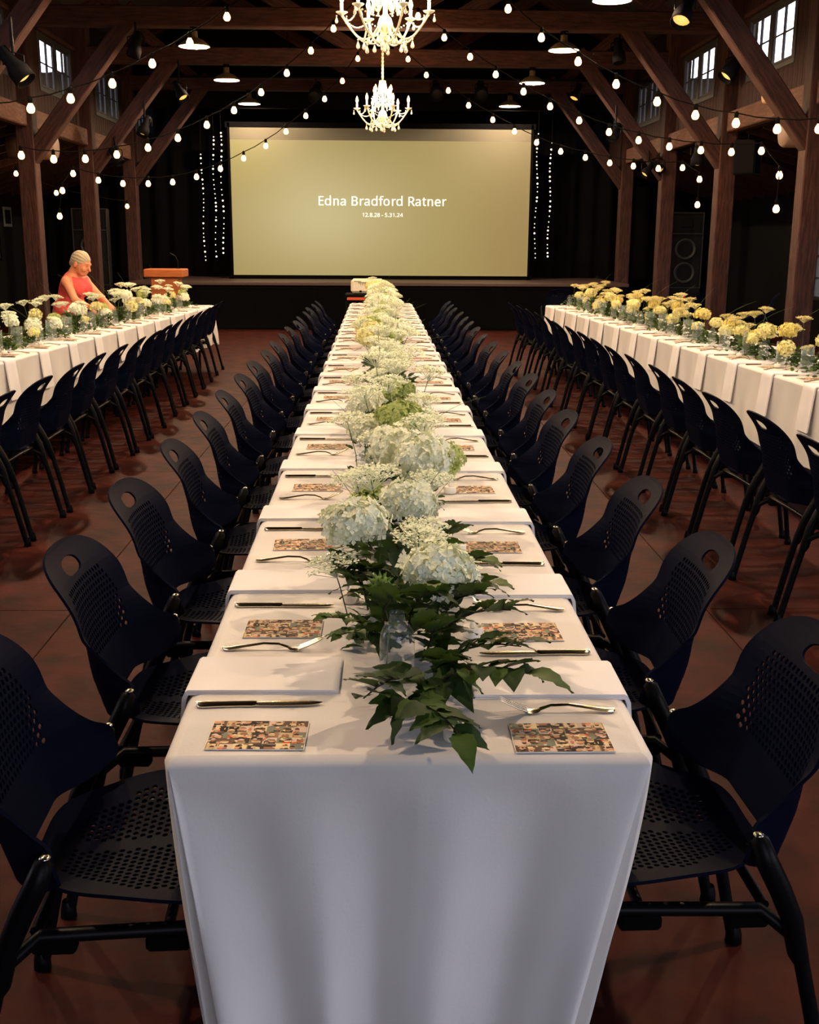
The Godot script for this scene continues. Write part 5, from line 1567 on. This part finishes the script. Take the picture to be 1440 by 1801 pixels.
	# clothes: a sleeveless top, trousers; hair
	var top := func(p: Vector3) -> float:
		var d: float = torso.call(p)
		d = smin(d, ell(p, hip + Vector3(0.015, -0.03, 0), Vector3(0.135, 0.13, 0.185), TB), 0.05)
		for z in [sR, sL]: d = smin(d, cap(p, neck + Vector3(-0.01, -0.02, 0), z + Vector3(0, -0.01, (0.03 if z.z < 0 else -0.045)), 0.060, 0.054), 0.04)
		d -= 0.010 + 0.004 * sin(p.y * 60.0 + p.x * 25.0) * smoothstep(1.08, 0.9, p.y)
		d = maxf(d, (p - (neck + Vector3(0.035, 0.0, 0))).dot(Vector3(0.45, 0.9, 0).normalized()) - 0.006)
		d = maxf(d, 0.795 - p.y + 0.02 * p.x)
		for z in [[sR, eR], [sL, eL]]: d = maxf(d, -cap(p, z[0] + Vector3(0.01, -0.02, 0.034 * signf(z[0].z)), z[1], 0.052, 0.055))
		return d
	var g := MB.new()
	nets(g, top, Vector3(-0.22, 0.76, -0.24), Vector3(0.34, 1.24, 0.28), 0.009)
	part("sleeveless_top", g.mesh(), mats.coral_cloth, t)
	var pants := func(p: Vector3) -> float:
		var d: float = ell(p, hip + Vector3(0.0, -0.02, 0), Vector3(0.122, 0.12, 0.172), TB)
		for z in [-0.09, 0.09]:
			d = smin(d, cap(p, Vector3(-0.01, 0.80, z), Vector3(0.04, 0.44, z * 1.15), 0.088, 0.068), 0.04)
			d = smin(d, cap(p, Vector3(0.04, 0.44, z * 1.15), Vector3(-0.02, 0.12, z * 1.15), 0.068, 0.058), 0.03)
		return maxf(d - 0.008, maxf(0.12 - p.y, p.y - 0.86))
	var pq := MB.new()
	nets(pq, pants, Vector3(-0.2, 0.08, -0.24), Vector3(0.2, 0.9, 0.24), 0.013)
	part("trousers", pq.mesh(), mats.linen, t)
	var hr := func(p: Vector3) -> float:
		var h := HB.transposed() * (p - HC)
		var d := ell(h, Vector3(-0.012, 0.028, 0), Vector3(0.100, 0.096, 0.080), Basis()) - 0.0022 * sin(atan2(h.z, h.y - 0.03) * 16.0)
		d = smin(d, ell(h, Vector3(-0.085, -0.03, 0), Vector3(0.03, 0.035, 0.035), Basis()), 0.03)
		d = maxf(d, h.dot(Vector3(0.72, -0.69, 0)) - 0.022)
		d = maxf(d, -ell(h, Vector3(-0.008, -0.014, 0.085), Vector3(0.022, 0.034, 0.03), Basis()))
		return d
	var hq := MB.new()
	nets(hq, hr, HC - Vector3(0.16, 0.14, 0.11), HC + Vector3(0.15, 0.15, 0.11), 0.0055)
	part("hair", hq.mesh(), hair, t)
	for z in [-1.0, 1.0]:
		var e := MB.new(); e.ball(Vector3.ZERO, 0.007, 8, 0.6)
		part("eye", e.mesh(), mat("eye", Color(0.10, 0.07, 0.06), 0.3), t, Transform3D(HB, HC + HB * Vector3(0.0865, 0.001, 0.031 * z)))
		var b := MB.new(); b.tube([HC + HB * Vector3(0.093, 0.025, 0.014 * z), HC + HB * Vector3(0.092, 0.030, 0.032 * z), HC + HB * Vector3(0.078, 0.025, 0.050 * z)], 0.003, 5)
		part("eyebrow", b.mesh(), mat("brow", Color(0.42, 0.34, 0.26), 0.8), t)
	var lp := MB.new()
	lp.tube([HC + HB * Vector3(0.086, -0.060, -0.020), HC + HB * Vector3(0.0965, -0.059, 0), HC + HB * Vector3(0.086, -0.060, 0.020)], [0.002, 0.005, 0.002], 6)
	part("lips", lp.mesh(), mat("lip", Color(0.66, 0.32, 0.28), 0.5), t)

# ------------------------------------------------------------------ podium, projector, loudspeakers, ducts
func speaker_stack(label: String, at: Vector3, turn: float):
	var low := thing("subwoofer", "black subwoofer cabinet with a small red badge %s" % label, "loudspeaker", at, turn, "loudspeaker stacks beside the stage")
	var b := MB.new(); b.box(Vector3(0, 0.405, 0), Vector3(0.54, 0.79, 0.52), 0.012)
	part("cabinet", b.mesh(), mats.black_paint, low)
	var g := MB.new(); g.box(Vector3(0, 0.40, 0.264), Vector3(0.48, 0.70, 0.012), 0.004)
	part("grille", g.mesh(), mats.black, low)
	var bd := MB.new(); bd.box(Vector3(0.0, 0.69, 0.273), Vector3(0.085, 0.085, 0.008), 0.002)
	part("badge", bd.mesh(), mats.red_badge, low)
	var bm := MB.new(); bm.box(Vector3(0, 0.685, 0.278), Vector3(0.045, 0.018, 0.003)); bm.box(Vector3(0.01, 0.705, 0.278), Vector3(0.018, 0.02, 0.003))
	part("badge_mark", bm.mesh(), mats.white_print, low)
	var hi := thing("loudspeaker", "tall black loudspeaker with two round cones %s" % label, "loudspeaker", at + Vector3(0, 0.802, 0), turn, "loudspeaker stacks beside the stage")
	var c := MB.new(); c.box(Vector3(0, 0.60, -0.01), Vector3(0.54, 1.19, 0.50), 0.012)
	part("cabinet", c.mesh(), mats.black_paint, hi)
	var f := MB.new()
	for x in [-0.262, 0.262]: f.box(Vector3(x, 0.6, 0.245), Vector3(0.016, 1.19, 0.03), 0.003)
	for y in [0.01, 0.86, 1.185]: f.box(Vector3(0, y, 0.245), Vector3(0.54, 0.016, 0.03), 0.003)
	part("edge_trim", f.mesh(), mat("trim_grey", Color(0.12, 0.125, 0.14), 0.6, 0.0, 0.2), hi)
	for y in [0.25, 0.62]:
		var k := MB.new()
		k.lathe([Vector2(0.165, 0.0), Vector2(0.165, 0.012), Vector2(0.15, 0.016), Vector2(0.14, 0.006), Vector2(0.07, -0.05), Vector2(0.065, -0.035), Vector2(0.0, -0.02)], 28, Transform3D(Basis(Vector3.RIGHT, PI / 2), Vector3(0, y, 0.246)))
		part("speaker_cone", k.mesh(), mats.cone, hi)
	var h := MB.new(); h.box(Vector3(0, 1.02, 0.242), Vector3(0.44, 0.24, 0.01), 0.004); h.box(Vector3(0, 1.02, 0.25), Vector3(0.18, 0.10, 0.012), 0.004)
	part("horn", h.mesh(), mats.black, hi)

func build_fittings():
	speaker_stack("beside the right end of the stage", Vector3(4.94, 0, -18.45), -0.12)
	speaker_stack("beside the left end of the stage", Vector3(-4.62, 0, -18.45), 0.15)
	# lectern
	var p := thing("lectern", "orange wooden lectern with a sloped top standing before the left of the stage", "lectern", Vector3(-2.905, 0, -15.5))
	var a := MB.new(); a.box(Vector3(0, 0.53, 0), Vector3(0.36, 1.0, 0.34), 0.01)
	part("body", a.mesh(), mats.oak, p)
	var a2 := MB.new(); a2.box(Vector3(0, 0.02, 0), Vector3(0.46, 0.04, 0.44), 0.008)
	part("foot", a2.mesh(), mats.oak, p)
	var a3 := MB.new(); a3.box(Vector3(0, 1.085, 0), Vector3(0.53, 0.11, 0.44), 0.012)
	part("top", a3.mesh(), mats.oak, p)
	var mc := thing("gooseneck_microphone", "thin gooseneck microphone rising from the lectern", "microphone", Vector3(-2.75, 1.14, -15.55))
	var m := MB.new(); m.tube([Vector3(0, 0, 0), Vector3(0.0, 0.10, 0.0), Vector3(-0.03, 0.17, 0.02), Vector3(-0.08, 0.20, 0.04)], 0.005, 6); m.lathe([Vector2(0.028, 0), Vector2(0.026, 0.012), Vector2(0, 0.014)], 12)
	part("gooseneck", m.mesh(), mats.black_steel, mc)
	var m2 := MB.new(); m2.ball(Vector3(-0.09, 0.203, 0.044), 0.013, 8)
	part("capsule", m2.mesh(), mats.rubber, mc)
	# projector on its cart
	var ct := thing("projector_cart", "black cart with an orange label carrying the projector behind the centre table", "cart", Vector3(-0.16, 0, -15.35))
	var c := MB.new(); c.box(Vector3(0, 0.815, 0), Vector3(0.62, 0.03, 0.46), 0.006); c.box(Vector3(0, 0.30, 0), Vector3(0.62, 0.03, 0.46), 0.006); c.box(Vector3(0, 0.77, 0.215), Vector3(0.62, 0.07, 0.02), 0.004)
	part("shelves", c.mesh(), mats.black_paint, ct)
	for x in [-0.29, 0.29]:
		for z in [-0.21, 0.21]:
			var l := MB.new(); l.box(Vector3(x, 0.44, z), Vector3(0.03, 0.74, 0.03), 0.004); l.ball(Vector3(x, 0.035, z), 0.035, 8)
			part("leg", l.mesh(), mats.black_steel, ct)
	var lb := MB.new(); lb.box(Vector3(-0.16, 0.77, 0.228), Vector3(0.24, 0.035, 0.005), 0.001)
	part("label_strip", lb.mesh(), mat("orange_label", Color(0.75, 0.28, 0.14), 0.6), ct)
	var pr := thing("projector", "white projector with a row of black ports facing the table, on the cart", "projector", Vector3(-0.17, 0.832, -15.35))
	var b := MB.new(); b.box(Vector3(0, 0.10, 0), Vector3(0.44, 0.185, 0.36), 0.03)
	part("casing", b.mesh(), mats.projector_white, pr)
	var po := MB.new()
	po.box(Vector3(-0.13, 0.165, 0.180), Vector3(0.10, 0.006, 0.006))
	for i in 14: po.box(Vector3(-0.11 + 0.022 * i, 0.145, 0.180), Vector3(0.014, 0.012, 0.006))
	for i in 7: po.box(Vector3(-0.09 + 0.026 * i, 0.122, 0.180), Vector3(0.011, 0.009, 0.006))
	po.box(Vector3(-0.09, 0.035, 0.180), Vector3(0.032, 0.022, 0.006), 0.002)
	part("ports", po.mesh(), mats.rubber, pr)
	var lz := MB.new(); lz.lathe([Vector2(0.05, 0.0), Vector2(0.05, 0.03), Vector2(0.042, 0.03), Vector2(0.0, 0.02)], 18, Transform3D(Basis(Vector3.RIGHT, -PI / 2), Vector3(0.08, 0.11, -0.178)))
	part("lens", lz.mesh(), mats.cone, pr)
	# ducts that come through below the clerestory
	var n := 0
	for q in [[-4.5, 2.70, -12.75, "nearest on the left"], [-4.55, 2.72, -15.6, "second on the left"], [4.75, 2.74, -12.95, "nearest on the right"], [4.85, 2.72, -15.9, "second on the right"]]:
		n += 1
		var d := thing("round_duct", "pale beige round duct end under the timber girt, %s" % q[3], "duct", Vector3(q[0], q[1], q[2]), 0.0, "round ducts")
		var k := MB.new()
		var sg: float = -1.0 if q[0] < 0 else 1.0
		k.lathe([Vector2(0.0, -0.38), Vector2(0.165, -0.37), Vector2(0.17, -0.2), Vector2(0.17, 0.22), Vector2(0.15, 0.25), Vector2(0.0, 0.25)], 24, Transform3D(Basis(Vector3(0, 0, 1), PI / 2 * sg), Vector3.ZERO))
		part("casing", k.mesh(), mats.duct, d)
		var r := MB.new()
		r.tube([Vector3(0, 0.0, -0.175), Vector3(0, -0.12, -0.13), Vector3(0, -0.176, 0), Vector3(0, -0.12, 0.13), Vector3(0, 0.0, 0.175), Vector3(0, 0.13, 0.14), Vector3(0, 0.3, 0.0), Vector3(0, 0.13, -0.14), Vector3(0, 0.0, -0.175)], 0.008, 5)
		part("strap", r.mesh(), mats.black_steel, d)
	var bx := thing("hanging_loudspeaker", "black loudspeaker box hung beside the head of the second right post", "loudspeaker", Vector3(4.62, 2.40, -14.5), -0.6)
	var hb := MB.new(); hb.box(Vector3(0, 0.17, 0), Vector3(0.28, 0.42, 0.26), 0.015)
	part("cabinet", hb.mesh(), mats.black_paint, bx)
	var hg := MB.new(); hg.box(Vector3(0, 0.17, 0.133), Vector3(0.25, 0.38, 0.008), 0.003)
	part("grille", hg.mesh(), mats.black, bx)
	var hk := MB.new(); hk.tube([Vector3(0, 0.38, 0), Vector3(0, 0.55, 0)], 0.012, 6); hk.tube([Vector3(-0.15, 0.17, 0), Vector3(-0.15, 0.42, 0), Vector3(0.15, 0.42, 0), Vector3(0.15, 0.17, 0)], 0.008, 6)
	part("bracket", hk.mesh(), mats.black_steel, bx)
	var dm := thing("alarm_bell", "small round beige alarm on the girt beside the nearest right brace", "alarm", Vector3(4.36, 3.12, -13.1))
	var dk := MB.new(); dk.lathe([Vector2(0.075, 0.0), Vector2(0.075, 0.03), Vector2(0.06, 0.055), Vector2(0.025, 0.07), Vector2(0.0, 0.07)], 18, Transform3D(Basis(Vector3(0, 0, 1), PI / 2), Vector3.ZERO))
	part("dome", dk.mesh(), mat("beige_plastic", Color(0.62, 0.52, 0.38), 0.6), dm)
	var db := MB.new(); db.box(Vector3(0.02, 0, 0), Vector3(0.04, 0.16, 0.16), 0.01)
	part("back_plate", db.mesh(), mats.beige_plastic, dm)
	var sn := thing("wall_plate", "small grey notice plate on the black left wall", "sign", Vector3(-6.63, 1.9, -20.6))
	var sk := MB.new(); sk.box(Vector3(0, 0, 0), Vector3(0.02, 0.34, 0.42), 0.004)
	part("plate", sk.mesh(), mat("plate_grey", Color(0.30, 0.32, 0.34), 0.6), sn)
	var sf := MB.new(); sf.box(Vector3(0.012, 0, 0), Vector3(0.006, 0.24, 0.30), 0.002)
	part("inset", sf.mesh(), mats.black_paint, sn)
